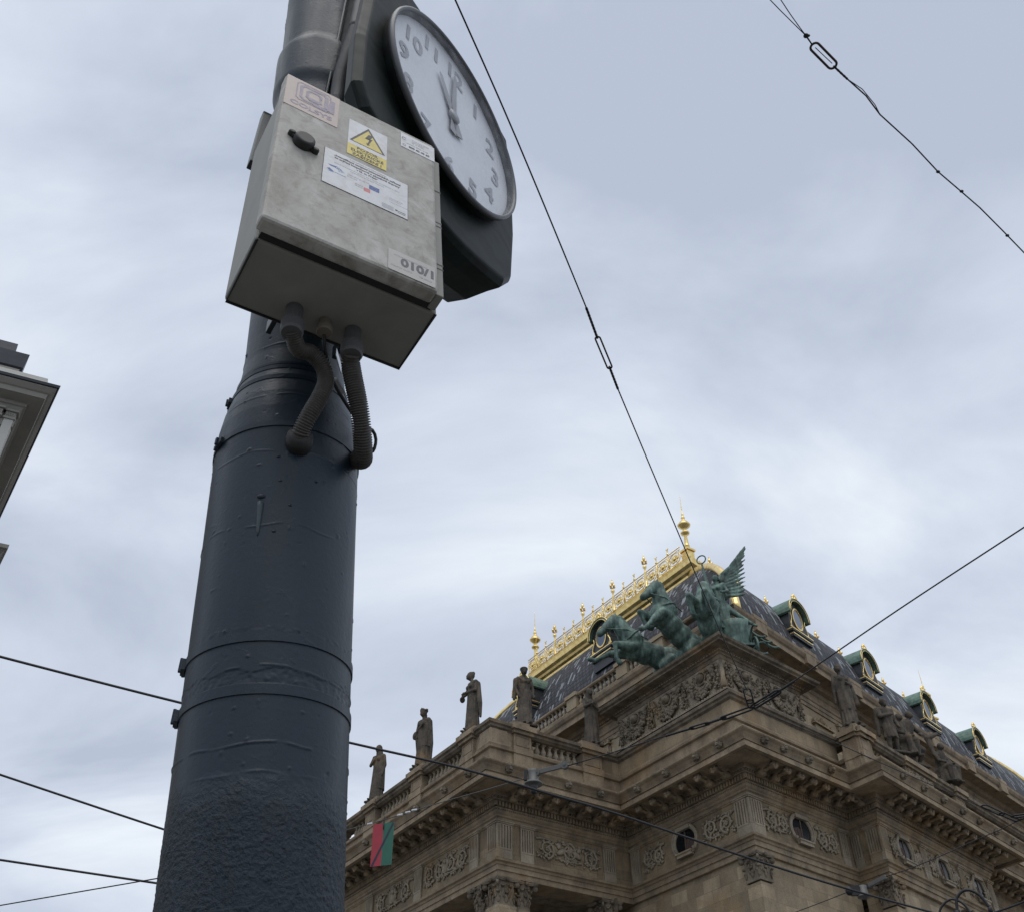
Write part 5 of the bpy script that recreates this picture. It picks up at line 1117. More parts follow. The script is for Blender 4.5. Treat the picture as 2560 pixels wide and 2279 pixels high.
# seated / grouped figures on the side parapet
def mesh_fig(parts,name,p,z,face,h,label,cat='statue',voxel=.03):
    mb=MB(); parts(mb); mb.xf(Matrix.Diagonal((h,h,h,1))); o=remesh(mb,name,M['statue'],voxel,1); o.location=v3(p,z); o.rotation_euler=(0,0,math.atan2(face.x,-face.y)); tag(o,label,cat,'stone figures on the side parapet'); return o
def head(mb,c,hair=True):
    c=Vector(c); mb.ell(c,(.05,.06,.068)); mb.ell(c+Vector((0,-.045,-.03)),(.026,.026,.03)); mb.ell(c+Vector((0,-.062,0)),(.008,.014,.016))
    if hair: mb.ell(c+Vector((0,.015,.02)),(.058,.064,.06))
def g1(mb): # standing bearded man in a tunic, one arm across
    for s in (-1,1): mb.cap((s*.06,0,.50),(s*.07,-.02,.26),.065,.045); mb.cap((s*.07,-.02,.26),(s*.07,0,.05),.042,.028); mb.ell((s*.07,-.04,.03),(.03,.065,.028))
    robe(mb,.28,.60,.125,.10,.10,.08,11,.07,seed=5); robe(mb,.56,.80,.10,.085,.125,.085,7,.03,seed=6); mb.cap((-.11,0,.79),(.11,0,.79),.05,.05); mb.cap((0,0,.8),(0,-.01,.88),.035,.03); head(mb,(0,-.02,.93)); mb.ell((0,-.06,.88),(.03,.03,.045))
    mb.cap((-.12,0,.78),(-.16,-.05,.64),.04,.034); mb.cap((-.16,-.05,.64),(.03,-.11,.68),.033,.024); mb.ell((.05,-.115,.685),(.025,.02,.022)); mb.cap((.12,0,.78),(.16,.0,.62),.04,.034); mb.cap((.16,.0,.62),(.15,-.07,.50),.033,.024); mb.ell((.15,-.085,.48),(.022,.022,.026))
    mb.cap((-.13,.04,.78),(-.18,.06,.35),.06,.03); mb.box((0,0,0),(1,0,0),(0,1,0),(0,0,1),-.2,.2,-.14,.14,-.01,.03)
def g2(mb): # seated figure leaning forward
    mb.ell((0,.06,.28),(.15,.16,.14)); mb.cap((0,.05,.32),(0,-.02,.62),.12,.10); mb.cap((-.10,-.02,.62),(.10,-.02,.62),.05,.05); mb.cap((0,-.03,.64),(0,-.07,.72),.035,.03); head(mb,(0,-.09,.77))
    for s in (-1,1): mb.cap((s*.08,.0,.30),(s*.10,-.24,.32),.075,.06); mb.cap((s*.10,-.24,.32),(s*.10,-.22,.05),.055,.035); mb.ell((s*.10,-.26,.03),(.03,.065,.028)); mb.cap((s*.12,-.02,.61),(s*.16,-.10,.46),.038,.033); mb.cap((s*.16,-.10,.46),(s*.08,-.22,.40),.032,.024); mb.ell((s*.07,-.24,.40),(.024,.024,.022))
    robe(mb,.06,.34,.16,.22,.13,.16,9,.07,0,-.05,seed=9); mb.box((0,0,0),(1,0,0),(0,1,0),(0,0,1),-.18,.18,-.1,.2,-.01,.2)
def g3(mb): # kneeling figure bending with a bare lower leg
    mb.cap((-.05,.05,.42),(0,-.03,.74),.11,.11); mb.cap((-.10,-.04,.76),(.12,-.04,.74),.05,.05); mb.cap((0,-.05,.78),(.0,-.10,.84),.035,.03); head(mb,(0,-.12,.89))
    mb.cap((.05,.0,.42),(.08,-.14,.28),.08,.055); mb.cap((.08,-.14,.28),(.07,.0,.06),.05,.03); mb.ell((.07,-.04,.03),(.03,.06,.028)); mb.cap((-.07,.04,.40),(-.09,-.02,.16),.08,.055); mb.cap((-.09,-.02,.16),(-.09,.2,.06),.045,.03)
    robe(mb,.24,.52,.14,.13,.11,.10,9,.07,seed=12); mb.cap((.13,-.04,.73),(.17,-.14,.58),.04,.034); mb.cap((.17,-.14,.58),(.03,-.20,.52),.032,.024); mb.ell((.01,-.21,.52),(.024,.024,.022)); mb.cap((-.12,-.04,.74),(-.17,-.06,.56),.04,.034); mb.cap((-.17,-.06,.56),(-.10,-.15,.46),.032,.024); mb.ell((-.09,-.16,.45),(.022,.022,.022)); mb.box((0,0,0),(1,0,0),(0,1,0),(0,0,1),-.18,.18,-.14,.2,-.01,.03)
def g4(mb): # seated draped woman with a raised bird-like shape behind her shoulder
    g2(mb); robe(mb,.03,.30,.20,.22,.16,.20,11,.09,0,-.06,seed=19); mb.cap((-.12,.0,.62),(-.12,.06,.95),.04,.05); mb.cap((-.12,.06,.98),(.08,-.02,1.08),.06,.035); mb.cap((.08,-.02,1.08),(.15,-.06,1.02),.03,.01)
fz=20.95
FW=lambda s: PW+BW*s-nW*.25
mesh_fig(g1,'stone_figure',FW(4.1),fz,(nW+nA*.5).normalized(),2.7,'standing stone man in a short tunic, first of the group on the side parapet')
mesh_fig(g2,'stone_figure',FW(5.0),fz,(nW+nA*.2).normalized(),2.6,'seated stone figure bent forward between two standing figures on the side parapet')
mesh_fig(g3,'stone_figure',FW(6.05),fz,(nW+nA*.2).normalized(),2.75,'kneeling stone figure with a bent bare leg at the right of the parapet group')
mesh_fig(g4,'stone_figure',FW(9.1),fz,(nW+nA*.3).normalized(),2.5,'seated draped stone figure with a dark shape above its shoulder near the roof dormer')
# ================================================================ BRONZE CHARIOT GROUP
def skel(mb,pts,rad): 
    for (a,b_),(ra,rb) in zip(zip(pts,pts[1:]),zip(rad,rad[1:])): mb.cap(a,b_,ra,rb,12)
def horse(rear=28,fore=('out','bent'),headturn=0,seed=1,hd=0.0,na=0,ns=.92):
    """bronze horse facing +x, rump at the origin; trunk pitched up by `rear` degrees"""
    mb=MB(); c,s=math.cos(R(rear)),math.sin(R(rear))
    def T(x,y,z): return (x*c-z*s,y,x*s+z*c+.95)
    # trunk: rump, loin, barrel, shoulder, chest as overlapping ellipsoids
    rot=Matrix.Rotation(-R(rear),3,'Y')
    for (x,z,rx,ry,rz) in ((-.10,.02,.46,.38,.45),(.35,-.02,.44,.34,.42),(.75,-.04,.44,.34,.43),(1.12,.0,.42,.34,.49),(1.32,.03,.30,.30,.42)): mb.ell(T(x,0,z),(rx,ry,rz),rot,14,9)
    for sy in (-1,1): mb.ell(T(-.12,sy*.17,-.05),(.34,.20,.38),rot,12,8); mb.ell(T(1.18,sy*.18,-.05),(.25,.14,.34),rot,12,8); mb.ell(T(1.42,sy*.10,-.08),(.14,.13,.18),rot,10,7)
    # neck (arched) and head
    nk=[Vector(T(1.20,0,.22)),Vector(T(1.42,0,.52)),Vector(T(1.56,0,.85)),Vector(T(1.66,0,1.08))]
    _c,_s=math.cos(R(na)),math.sin(R(na)); nk=[nk[0]+Vector(((v-nk[0]).x*_c+(v-nk[0]).z*_s,0,-(v-nk[0]).x*_s+(v-nk[0]).z*_c))*ns for v in nk]
    ht=R(headturn)
    def tw(v,k): d=v-nk[0]; a=ht*k; return nk[0]+Vector((d.x*math.cos(a)-d.y*math.sin(a),d.x*math.sin(a)+d.y*math.cos(a),d.z))
    nk=[tw(v,k) for v,k in zip(nk,(0,.3,.7,1))]
    skel(mb,nk,[.38,.30,.235,.18]); skel(mb,[v+Vector((.10,0,-.10)) for v in nk[:3]],[.26,.20,.14])
    hd_=Vector((math.cos(ht),math.sin(ht),0)); dn=Vector((0,0,1)); poll=nk[3]+hd_*.05
    d1=(hd_*(.80+hd)-dn*(.62-hd)).normalized(); lat=Vector((-hd_.y,hd_.x,0))
    skel(mb,[poll,poll+d1*.30,poll+d1*.60,poll+d1*.80],[.20,.18,.135,.12]); mb.ell(poll+d1*.20-Vector((0,0,.10)),(.16,.10,.14)); mb.ell(poll+d1*.76+hd_*.02,(.09,.09,.09)); mb.cap(poll+d1*.30-dn*.14,poll+d1*.66-dn*.10,.075,.05)
    for sy in (-1,1):
        mb.cap(poll+lat*.08*sy+dn*.06,poll+lat*.10*sy+dn*.28-hd_*.02,.045,.012,8); mb.ell(poll+d1*.26+lat*.12*sy+dn*.05,(.045,.03,.04)); mb.ell(poll+d1*.76+lat*.06*sy+dn*.02,(.03,.022,.025))
    # mane crest with locks
    rnd=random.Random(seed)
    for k in range(15):
        t=k/14; i=min(2,int(t*3)); q=nk[i].lerp(nk[i+1],t*3-i); b_=q+Vector((-.20+.05*t,0,.16))*(1.25-.35*t); mb.ell(b_+Vector((0,rnd.uniform(-.04,.04),0)),(.09,.05,.11),Matrix.Rotation(rnd.uniform(-.6,.6),3,'Y'),7,5)
        mb.cap(b_,b_+Vector((-.10,rnd.choice((-.08,.08)),-.14)),.035,.012,6)
    mb.ell(poll+dn*.14+hd_*.05,(.07,.05,.07))
    # forelegs
    for sy,kind in ((-1,fore[0]),(1,fore[1])):
        sh=Vector(T(1.28,sy*.20,-.18))
        if kind=='out': kn=sh+Vector((.62,sy*.03,-.10)); ft=kn+Vector((.50,0,-.30)); hf=ft+Vector((.16,0,.02))
        elif kind=='bent': kn=sh+Vector((.55,sy*.03,.04)); ft=kn+Vector((.00,0,-.52)); hf=ft+Vector((-.10,0,-.16))
        elif kind=='tuck': kn=sh+Vector((.52,sy*.02,.12)); ft=kn+Vector((-.18,0,-.46)); hf=ft+Vector((-.17,0,-.02))
        elif kind=='low': kn=sh+Vector((.40,0,-.36)); ft=kn+Vector((.34,0,-.38)); hf=ft+Vector((.14,0,-.06))
        skel(mb,[sh,sh.lerp(kn,.55),kn],[.20,.155,.105]); mb.ell(kn,(.105,.10,.105)); skel(mb,[kn,kn.lerp(ft,.6),ft],[.088,.066,.075]); mb.ell(ft,(.06,.055,.06)); mb.cap(ft,hf,.07,.09,10); mb.ell(hf,(.11,.095,.08))
    # hind legs: stifle forward, hock back
    for sy in (-1,1):
        hp=Vector(T(-.12,sy*.2,-.15)); st=Vector((.22,sy*.24,.55)); hk=Vector((-.36,sy*.24,.42)); ft=Vector((-.22,sy*.24,.12))
        skel(mb,[hp,st],[.27,.17]); skel(mb,[st,hk],[.15,.085]); mb.ell(hk,(.09,.07,.09)); skel(mb,[hk,ft],[.068,.06]); mb.cap(ft,ft+Vector((.08,0,-.05)),.07,.09)
    tl=[Vector(T(-.45,0,.25)),Vector((-.72,.02,1.05)),Vector((-.92,.05,.75)),Vector((-.95,.0,.40))]; skel(mb,tl,[.07,.11,.12,.04])
    return mb,T,nk,poll,d1,lat
def place_horse(p,z,face,label,sc_=1.3,**k):
    mb,T,nk,poll,d1,lat=horse(**k)
    e=empty('bronze_horse',v3(p,z)); tag(e,label,'horse statue','bronze horses leaping from the pylon roof')
    o=remesh(mb,'body',M['bronze'],.034,1,e); 
    mb=MB(); r_=Matrix((nk[0],nk[1],nk[2]))
    c=nk[0].lerp(nk[1],.4); dz=(nk[1]-nk[0]).normalized(); ux=Vector((0,1,0)); uz=dz.cross(ux)
    mb.tube([c+ux*.34*math.cos(a)+uz*.36*math.sin(a) for a in [q*.42 for q in range(15)]],.045,6,True); 
    mb.tube([poll+d1*.60+lat*.115*math.cos(a)+lat.cross(d1)*.12*math.sin(a) for a in [q*.63 for q in range(10)]],.018,5,True)
    for sy in (-1,1): mb.tube([poll+d1*.60+lat*.11*sy,nk[1]+lat*.30*sy+Vector((.05,0,0)),nk[0]+Vector((-.4,.33*sy,-.05))],.018,5)
    mb.build('harness',M['bronze'],e,loc=e.location)
    e.rotation_euler=(0,0,math.atan2(face.y,face.x)); e.scale=(sc_,)*3; return e
AT=lambda s,o: AQ+A*s+nA*o      # position on the attic roof: s from the corner along the front, o outward
ZA=23.22
def face(a): return azv(a)
place_horse(AT(3.72,-.5),ZA-.05,face(254),'bronze horse lunging low with one foreleg stretched out, leftmost of the team',1.36,rear=14,fore=('out','bent'),hd=-.12,seed=1,na=24)
place_horse(AT(2.22,-.55),ZA-.05,face(240),'bronze horse rearing high with bowed head, in the middle of the team',1.40,rear=40,fore=('tuck','low'),hd=-.10,seed=2,na=26)
place_horse(AT(1.05,-1.1),ZA-.95,face(206),'bronze horse rearing over the corner, long face turned down, beside the winged figure',1.58,rear=50,fore=('tuck','tuck'),hd=-.38,headturn=-8,seed=3,na=18,ns=.62)
# harness poles and reins joining the team
mb=MB()
# winged figure
vf=empty('bronze_winged_figure',v3(AT(.50,-1.0),ZA+1.45)); tag(vf,'bronze winged woman holding a wreath high above the chariot','statue')
mb=MB(); robe(mb,-.3,1.35,.46,.42,.27,.24,13,.09,seed=31); robe(mb,1.25,2.0,.27,.24,.32,.22,8,.04,seed=32); mb.cap((-.3,0,2.0),(.3,0,2.0),.13,.13)
for s in (-1,1): mb.ell((s*.13,-.20,1.82),(.12,.11,.12))
mb.cap((0,0,2.05),(0,-.03,2.25),.095,.085); mb.ell((0,-.05,2.42),(.14,.165,.185)); mb.ell((0,-.18,2.34),(.07,.07,.08)); mb.ell((0,-.215,2.41),(.022,.04,.045)); mb.ell((0,.04,2.47),(.16,.17,.16)); mb.ell((0,.18,2.50),(.08,.09,.08))
mb.cap((-.31,0,2.02),(-.42,-.06,2.55),.105,.08); mb.cap((-.42,-.06,2.60),(-.46,-.10,3.20),.075,.05); mb.ell((-.465,-.10,3.26),(.05,.05,.075))
for k in range(4): mb.cap((-.50+.024*k,-.12,3.30),(-.50+.026*k,-.15,3.37),.017,.014,6)
mb.cap((-.44,-.10,3.27),(-.41,-.14,3.31),.017,.014,6)
mb.cap((.31,0,2.0),(.48,-.05,1.6),.10,.08); mb.cap((.48,-.05,1.6),(.34,-.42,1.42),.075,.05); mb.ell((.32,-.47,1.41),(.05,.07,.045))
for k in range(4): mb.cap((.28+.024*k,-.50,1.42),(.28+.024*k,-.55,1.38),.017,.014,6)
# wind-blown drapery
for k in range(5): mb.cap((.2+.05*k,.1,1.1-.1*k),(.75+.12*k,.35,.35-.12*k),.13,.07)
remesh(mb,'body',M['bronze'],.032,1,vf)
mb=MB(); wc=Vector((-.47,-.10,3.60))
for k in range(22):
    a=k*2*math.pi/22; mb.ell(wc+Vector((.21*math.cos(a),0,.21*math.sin(a))),(.055,.028,.028),Matrix.Rotation(-a-1.2,3,'Y'),6,5)
mb.tube([wc+Vector((.21*math.cos(a),0,.21*math.sin(a))) for a in [q*.3142 for q in range(20)]],.03,6,True); mb.build('wreath',M['bronze'],vf,loc=vf.location)
def wing(sx):
    mb=MB(); rnd=random.Random(4); root=Vector((sx*.15,.22,1.85))
    spine=[Vector((sx*x,.22+.12*x,z)) for x,z in ((.22,1.55),(.16,1.95),(.20,2.35),(.36,2.70),(.60,2.90))]
    for a_,b_ in zip(spine,spine[1:]): mb.cap(a_,b_,.16,.12)
    n=13
    for k in range(n):
        t=k/(n-1); i=min(3,int(t*4)); q=spine[i].lerp(spine[i+1],t*4-i); l=.95+.42*t; an=-.12+.98*t; d=Vector((sx*math.cos(an),.12,math.sin(an))); mid=q+d*l*.5
        u=d.cross(Vector((0,1,0))).normalized(); v=d.cross(u).normalized(); rot=Matrix((d,u,v)).transposed(); mb.ell(mid,(l*.56,.092,.035),rot,12,7)
        mb.ell(q+d*l*.22+Vector((0,-.05,0)),(l*.28,.085,.035),rot,8,6)
    return mb
o=remesh(wing(1),'wing',M['bronze'],.034,0,vf); o=remesh(wing(-1),'wing',M['bronze'],.034,0,vf); 
for v in o.data.vertices: v.co.y+=abs(v.co.x)*.95; v.co.x*=.22
_f=azv(212); vf.rotation_euler=(0,0,math.atan2(_f.x,-_f.y)); vf.scale=(1.0,1.0,1.0)
# chariot
ch=empty('bronze_chariot',v3(AT(.35,-1.45),ZA)); tag(ch,'bronze two wheeled chariot with curled ornaments behind the horses at the roof corner','chariot')
mb=MB(); mb.lathe([(.62,.35),(.66,.6),(.70,1.2),(.76,1.5),(.72,1.5),(.64,1.2),(.60,.6),(.56,.35)],20,(0,0,0),a0=math.pi*.9,a1=math.pi*2.1); mb.box((0,0,0),(1,0,0),(0,1,0),(0,0,1),-.62,.62,-.6,.6,.3,.4); mb.build('chariot_body',M['bronze'],ch,loc=ch.location)
for sx in (-1,1):
    mb=MB(); c=Vector((sx*.82,.1,.5)); mb.tube([c+Vector((0,.5*math.cos(a),.5*math.sin(a))) for a in [q*.2618 for q in range(24)]],.055,7,True)
    for q in range(8): a=q*.785; mb.cap(c,c+Vector((0,.48*math.cos(a),.48*math.sin(a))),.04,.03,6)
    mb.ell(c,(.12,.10,.10)); mb.build('wheel',M['bronze'],ch,loc=ch.location)
mb=MB(); mb.tube([(.5+.1*t,-.4-.9*t,.55+.45*math.sin(t*2.6)) for t in [q/10 for q in range(11)]],.05,6)
for k in range(3): mb.tube([(.75+.25*k+.35*t,-.1-.3*t,1.25-.25*k-.8*t+.35*t*t) for t in [q/8 for q in range(11)]],.05,6)
mb.tube([(1.05+.28*math.cos(a),-.25,.35+.28*math.sin(a)) for a in [q*.45 for q in range(13)]],.05,6); mb.build('curled_ornament',M['bronze'],ch,loc=ch.location)
ch.rotation_euler=(0,0,math.atan2(SF.x,-SF.y)+R(15))
# ================================================================ NEIGHBOUR BUILDING (left)
nb=V2(-10.57,16.98); ND=azv(66.7); NAd=azv(-33.7)   # front runs back to the left as -ND, side runs away along A
nbE=empty('corner_building',(nb.x,nb.y,0),'pale grey stucco corner building with a deep dark cornice at the left edge','building')
BTn=Vector((nb.x,nb.y,0))
# path so that outward normal (right of travel) faces the camera: travel far-side -> corner -> left front
npth=[nb-ND*14,nb,nb+NAd*6.9]
# outward must face camera: check orientation
def orient(pth):
    d=(pth[1]-pth[0]).normalized(); return nr(d)
mb=MB()
zc=18.36
inw=[(-1.25,0),(-1.25,zc-1.35),(-1.15,zc-1.30),(-1.15,zc-1.0),(-1.05,zc-.95),(-1.0,zc-.78),(-.62,zc-.72),(-.60,zc-.55),(-.45,zc-.50),(-.10,zc-.46),(-.08,zc-.30),(.0,zc-.26),(.02,zc-.12),(.10,zc-.05),(.12,zc+.05),(-.2,zc+.10),(-3,zc+.4)]
BASE[nbE.name]=BTn
mb=MB(); mb.sweep(npth,[(-.58,0),(-.58,zc-1.0),(-.52,zc-.98),(-.52,zc-.8),(-.56,zc-.77),(-.56,zc-.55)]); mb.build('wall',M['plaster'],nbE)
mb=MB(); mb.sweep(npth,[(-.56,zc-.55),(-.50,zc-.52),(-.46,zc-.42),(-.42,zc-.40),(-.41,zc-.32),(-.12,zc-.28),(-.10,zc-.16),(-.06,zc-.14),(.0,zc-.08),(.03,zc-.05),(.03,zc)]); corn=mb.build('cornice',M['plaster'],nbE)
mb=MB(); mb.sweep(npth,[(.025,zc-.03),(.07,zc-.02),(.08,zc+.05),(.04,zc+.07),(-.12,zc+.12)]); mb.build('gutter',M['zinc'],corn)
mb=MB(); mb.sweep(npth,[(-.12,zc+.12),(-.14,zc+.20),(-.20,zc+.30),(-.22,zc+.42),(-.9,zc+.46)]); mb.build('upper_moulding',M['plaster2'],corn)
mb=MB(); mb.sweep(npth,[(-.92,zc+.3),(-.92,zc+1.0),(-.86,zc+1.03)]); mb.build('attic_wall',M['plaster2'],nbE)
mb=MB(); mb.sweep(npth,[(-.9,zc+1.03),(-.80,zc+1.06),(-.78,zc+1.50),(-1.12,zc+1.55),(-1.12,zc+1.72),(-1.10,zc+1.75),(-1.12,zc+2.05),(-3.5,zc+2.5)]); mb.build('roof_edge',M['zinc'],nbE)
nF=nr(ND); nS=nr(-NAd)
def npil(s0,s1,y=-.46):
    mb=MB(); o=v3(nb-ND*0,0); ex=(-ND.x,-ND.y,0); n_=nr(ND); ey=(n_.x,n_.y,0)
    mb.box(o,ex,ey,(0,0,1),s0,s1,-.7,y,2,zc-.80); p_=mb.build('pilaster',M['plaster2'],nbE)
    mb=MB(); mb.box(o,ex,ey,(0,0,1),s0-.03,s1+.03,-.7,y+.03,zc-.80,zc-.75); mb.box(o,ex,ey,(0,0,1),s0-.01,s1+.01,-.7,y+.015,zc-.75,zc-.60); mb.box(o,ex,ey,(0,0,1),s0-.06,s1+.06,-.7,y+.06,zc-.60,zc-.545)
    for k in range(4):
        c=v3(nb-ND*(s0+(s1-s0)*(k+.5)/4)+n_*(y+.02),zc-.67); mb.ell(c,((s1-s0)*.09,(s1-s0)*.09,.06),None,7,5)
    mb.build('pilaster_capital',M['plaster'],p_)
npil(.66,.86,-.50); npil(.95,1.9,-.44)
mb=MB(); c=v3(nb-ND*.72+nr(ND)*(-.48),zc-2.2); mb.ell(c,(.07,.07,.10)); mb.ell(c+Vector((.03,-.05,-.02)),(.04,.04,.04)); mb.build('carved_head',M['plaster2'],nbE)
lo=nb+NAd*6.7+nr(NAd)*.5
mb=MB(); l2=[lo-ND*6,lo,lo+NAd*9]; zz2=zc-.2
mb.sweep(l2,[(-.7,0),(-.7,zz2-.6),(-.5,zz2-.5),(-.45,zz2-.35),(-.1,zz2-.30),(0,zz2-.15),(.06,zz2-.12),(.06,zz2),(-2,zz2+.2)]); mb.build('rear_cornice',M['plaster'],nbE)
# ================================================================ OVERHEAD WIRES
def wireobj(name,label,pts,r,m='cable',group='overhead tram wires'):
    e=empty(name,pts[0],label,'wire',group); mb=MB(); mb.tube(spline(pts,.25),r,8); mb.build('cable',M[m],e); return e
def link(parent,a,b,w=.030,r=.008,m='rust',name='chain_link'):
    a,b=Vector(a),Vector(b); d=(b-a).normalized(); u=d.cross(Vector((0,0,1))).normalized(); l=(b-a).length; pts=[]
    for k in range(9): t=R(-90+k*22.5); pts.append(b-d*w+d*w*math.cos(t)+u*w*math.sin(t))
    for k in range(9): t=R(90+k*22.5); pts.append(a+d*w+d*w*math.cos(t)+u*w*math.sin(t))
    mb=MB(); mb.tube(pts,r,8,True); return mb.build(name,M[m],parent)
def sleeve(parent,a,b,r,m='blackiron',wrap=True,name='wire_sleeve'):
    a,b=Vector(a),Vector(b); mb=MB(); n=int((b-a).length/.02)+2; mb.tube([a.lerp(b,k/n) for k in range(n+1)],[r*(1 if k%2 else .82) for k in range(n+1)],8,smooth=False); return mb.build(name,M[m],parent)
w1=wireobj('span_wire','span wire with a long link, falling from the top edge to the corner knot',[(-.62,2.7,8.66),(-.36,3.323,8.6),(.055,4.339,8.5),(.653,5.903,8.35),(.764,6.232,8.33)],.0065,'blackiron')
mb=MB(); mb.tube(spline([(.898,6.582,8.3),(.998,6.865,8.28),(1.746,8.833,8.15),(2.417,10.565,8.0),(2.978,11.932,7.85)],.3),.0065,8); mb.build('cable',M['blackiron'],w1)
sleeve(w1,(.655,5.91,8.35),(.770,6.25,8.33),.013); link(w1,(.766,6.235,8.33),(.905,6.60,8.3),.022,.008); sleeve(w1,(.895,6.575,8.3),(.992,6.85,8.28),.013)
j1=(3.096,12.309,7.8)
link(w1,(2.965,11.90,7.86),(3.06,12.20,7.81),.045,.011,'blackiron'); link(w1,(3.03,12.12,7.82),j1,.04,.012,'blackiron')
w=wireobj('span_wire','span wire rising from the knot over the theatre corner to the right edge',[j1,(3.4,11.941,7.85),(4.5,10.251,8.0),(5.529,8.957,8.2),(5.963,8.453,8.3)],.0085,'cable'); link(w,j1,(3.40,11.94,7.85),.05,.014,'blackiron'); sleeve(w,(3.3,12.06,7.83),(3.55,11.72,7.87),.018)
w=wireobj('span_wire','span wire with a turnbuckle running left from the knot to the grey insulator arm',[(2.412,12.872,7.8),(1.926,13.147,7.78),(1.348,13.51,7.75),(.701,13.843,7.7)],.009,'cable')
link(w,j1,(2.74,12.62,7.8),.045,.013,'blackiron'); sleeve(w,(2.80,12.56,7.8),(2.55,12.77,7.8),.02); link(w,(2.60,12.73,7.8),(2.36,12.90,7.8),.035,.012,'blackiron'); sleeve(w,(2.40,12.87,7.8),(2.05,13.08,7.785),.018)
ia=empty('insulator_arm',(.52,13.93,7.7),'grey flat insulator arm with round discs hanging in front of the corner cornice','insulator'); a,b=Vector((.701,13.843,7.72)),Vector((.30,13.99,7.68)); d=(b-a).normalized()
mb=MB(); u=d.cross(Vector((0,0,1))).normalized(); z_=u.cross(d)
mb.box(a,d,u,z_,0,(b-a).length,-.016,.016,-.034,.034); mb.build('flat_bar',M['greyins'],ia,False,bevel=.006)
for q in (a,b):
    mb=MB(); mb.lathe([(.001,-.03),(.055,-.028),(.055,.028),(.001,.03)],20,q,d,z_,u); mb.lathe([(.001,-.04),(.022,-.038),(.022,.038),(.001,.04)],12,q,d,z_,u); mb.build('bolt_eye',M['greyins'],ia,False)
c=Vector((.255,14.02,7.60)); mb=MB(); mb.lathe([(.001,.13),(.075,.13),(.08,.10),(.075,-.02),(.10,-.04),(.13,-.07),(.13,-.085),(.075,-.09),(.06,-.12),(.055,-.15),(.001,-.16)],24,c); mb.build('insulator_bell',M['greyins'],ia)
mb=MB(); mb.box(c,(1,0,0),(0,1,0),(0,0,1),-.13,-.085,-.03,.03,-.02,.12); mb.box(c,(1,0,0),(0,1,0),(0,0,1),-.12,.10,-.02,.02,.09,.13); mb.lathe([(.001,-.15),(.04,-.155),(.045,-.2),(.02,-.22),(.001,-.22)],12,c); mb.build('wire_clamp',M['blackiron'],ia)
w=wireobj('span_wire','thin light grey wire from the insulator arm down left past the red and green sign',[(.17,14.11,7.66),(-.513,14.439,7.6),(-1.107,14.711,7.55),(-1.975,15.218,7.5),(-2.607,15.5,7.45),(-3.123,15.73,7.4)],.0075,'greyins')
for t in ((-1.50,14.93,7.53),(-1.60,15.0,7.525),(-1.72,15.07,7.515),(-2.2,15.32,7.48)):
    mb=MB(); mb.cap(Vector(t)-Vector((.03,-.014,0)),Vector(t)+Vector((.03,-.014,0)),.016,.016,8); mb.build('small_insulator',M['paper'],w)
sg=empty('hanging_sign',(-1.97,15.2,7.0),'small red and green signal plate with a dark diagonal bar hanging from a thin wire','sign')
M['signred']=simple('red_sign_paint',(.32,.02,.035),.4,var=.08); M['signgreen']=simple('green_sign_paint',(.012,.105,.068),.4,var=.08); M['signblue']=simple('dark_blue_sign_paint',(.012,.014,.035),.4)
so=Vector((-2.119,15.163,7.41)); sx_=(Vector((-1.801,15.077,7.41))-so); W_=sx_.length; sx_.normalize(); sn=Vector((sx_.y,-sx_.x,0)); H_=.62
def sp(x0,x1,z0,z1,y0,y1,m,nm,par=sg): mb=MB(); mb.box(so,sx_,sn,(0,0,1),x0*W_,x1*W_,y0,y1,-z1*H_,-z0*H_); return mb.build(nm,M[m],par,False)
sp(0,.5,0,1,-.004,.004,'signred','red_half'); sp(.5,1,0,1,-.004,.0041,'signgreen','green_half')
mb=MB(); mb.prism([(W_*.93,0),(W_*1.0,-.02),(W_*.12,-H_),(W_*.02,-H_*.985)],so,sx_,sn,(0,0,1),.0045,.006); mb.build('diagonal_bar',M['signblue'],sg)
mb=MB(); mb.tube([so+sx_*W_*.5,so+sx_*W_*.5+Vector((0,0,.10))],.008,6); mb.tube([so+sx_*W_*.5+sn*.02,so+sx_*W_*.52+Vector((0,0,-.10))+sn*.02],.007,6); mb.build('sign_hook',M['blackiron'],sg)
wireobj('feeder_cable','thick dark cable crossing behind the pole and in front of the theatre',[(-4.911,8.224,6.4),(-4.744,8.358,6.4),(-3.18,8.907,6.2),(-1.594,9.39,6.0),(-.51,9.791,5.9),(.457,10.27,5.8),(1.051,10.593,5.75),(2.412,11.392,5.6),(3.564,11.961,5.45),(4.94,12.6,5.3),(5.713,12.895,5.2)],.0125,'cable')
wireobj('feeder_cable','dark cable left of the pole, second from the top',[(-5.677,10.29,6.2),(-5.504,10.497,6.2),(-3.901,11.304,5.9),(-3.137,11.762,5.8)],.0125,'cable')
wireobj('feeder_cable','dark cable left of the pole near the bottom edge, upper of the two that meet',[(-6.448,12.366,6.0),(-6.206,12.482,6.0),(-4.464,13.059,5.9),(-3.442,13.228,5.8)],.014,'cable')
wireobj('span_wire','thin wire rising from the bottom left corner to the pole',[(-6.912,13.684,5.8),(-6.548,13.535,5.8),(-4.421,12.899,5.9),(-3.371,12.729,6.0)],.008,'cable')
w6=wireobj('span_wire','span wire with a rusty link crossing the sky at the top right',[(2.352,3.716,8.2),(2.515,3.845,8.2),(2.653,3.993,8.2),(2.951,4.233,8.2),(3.216,4.474,8.2),(3.642,4.803,8.2),(4.146,5.242,8.2),(4.585,5.614,8.2)],.0052,'cable')
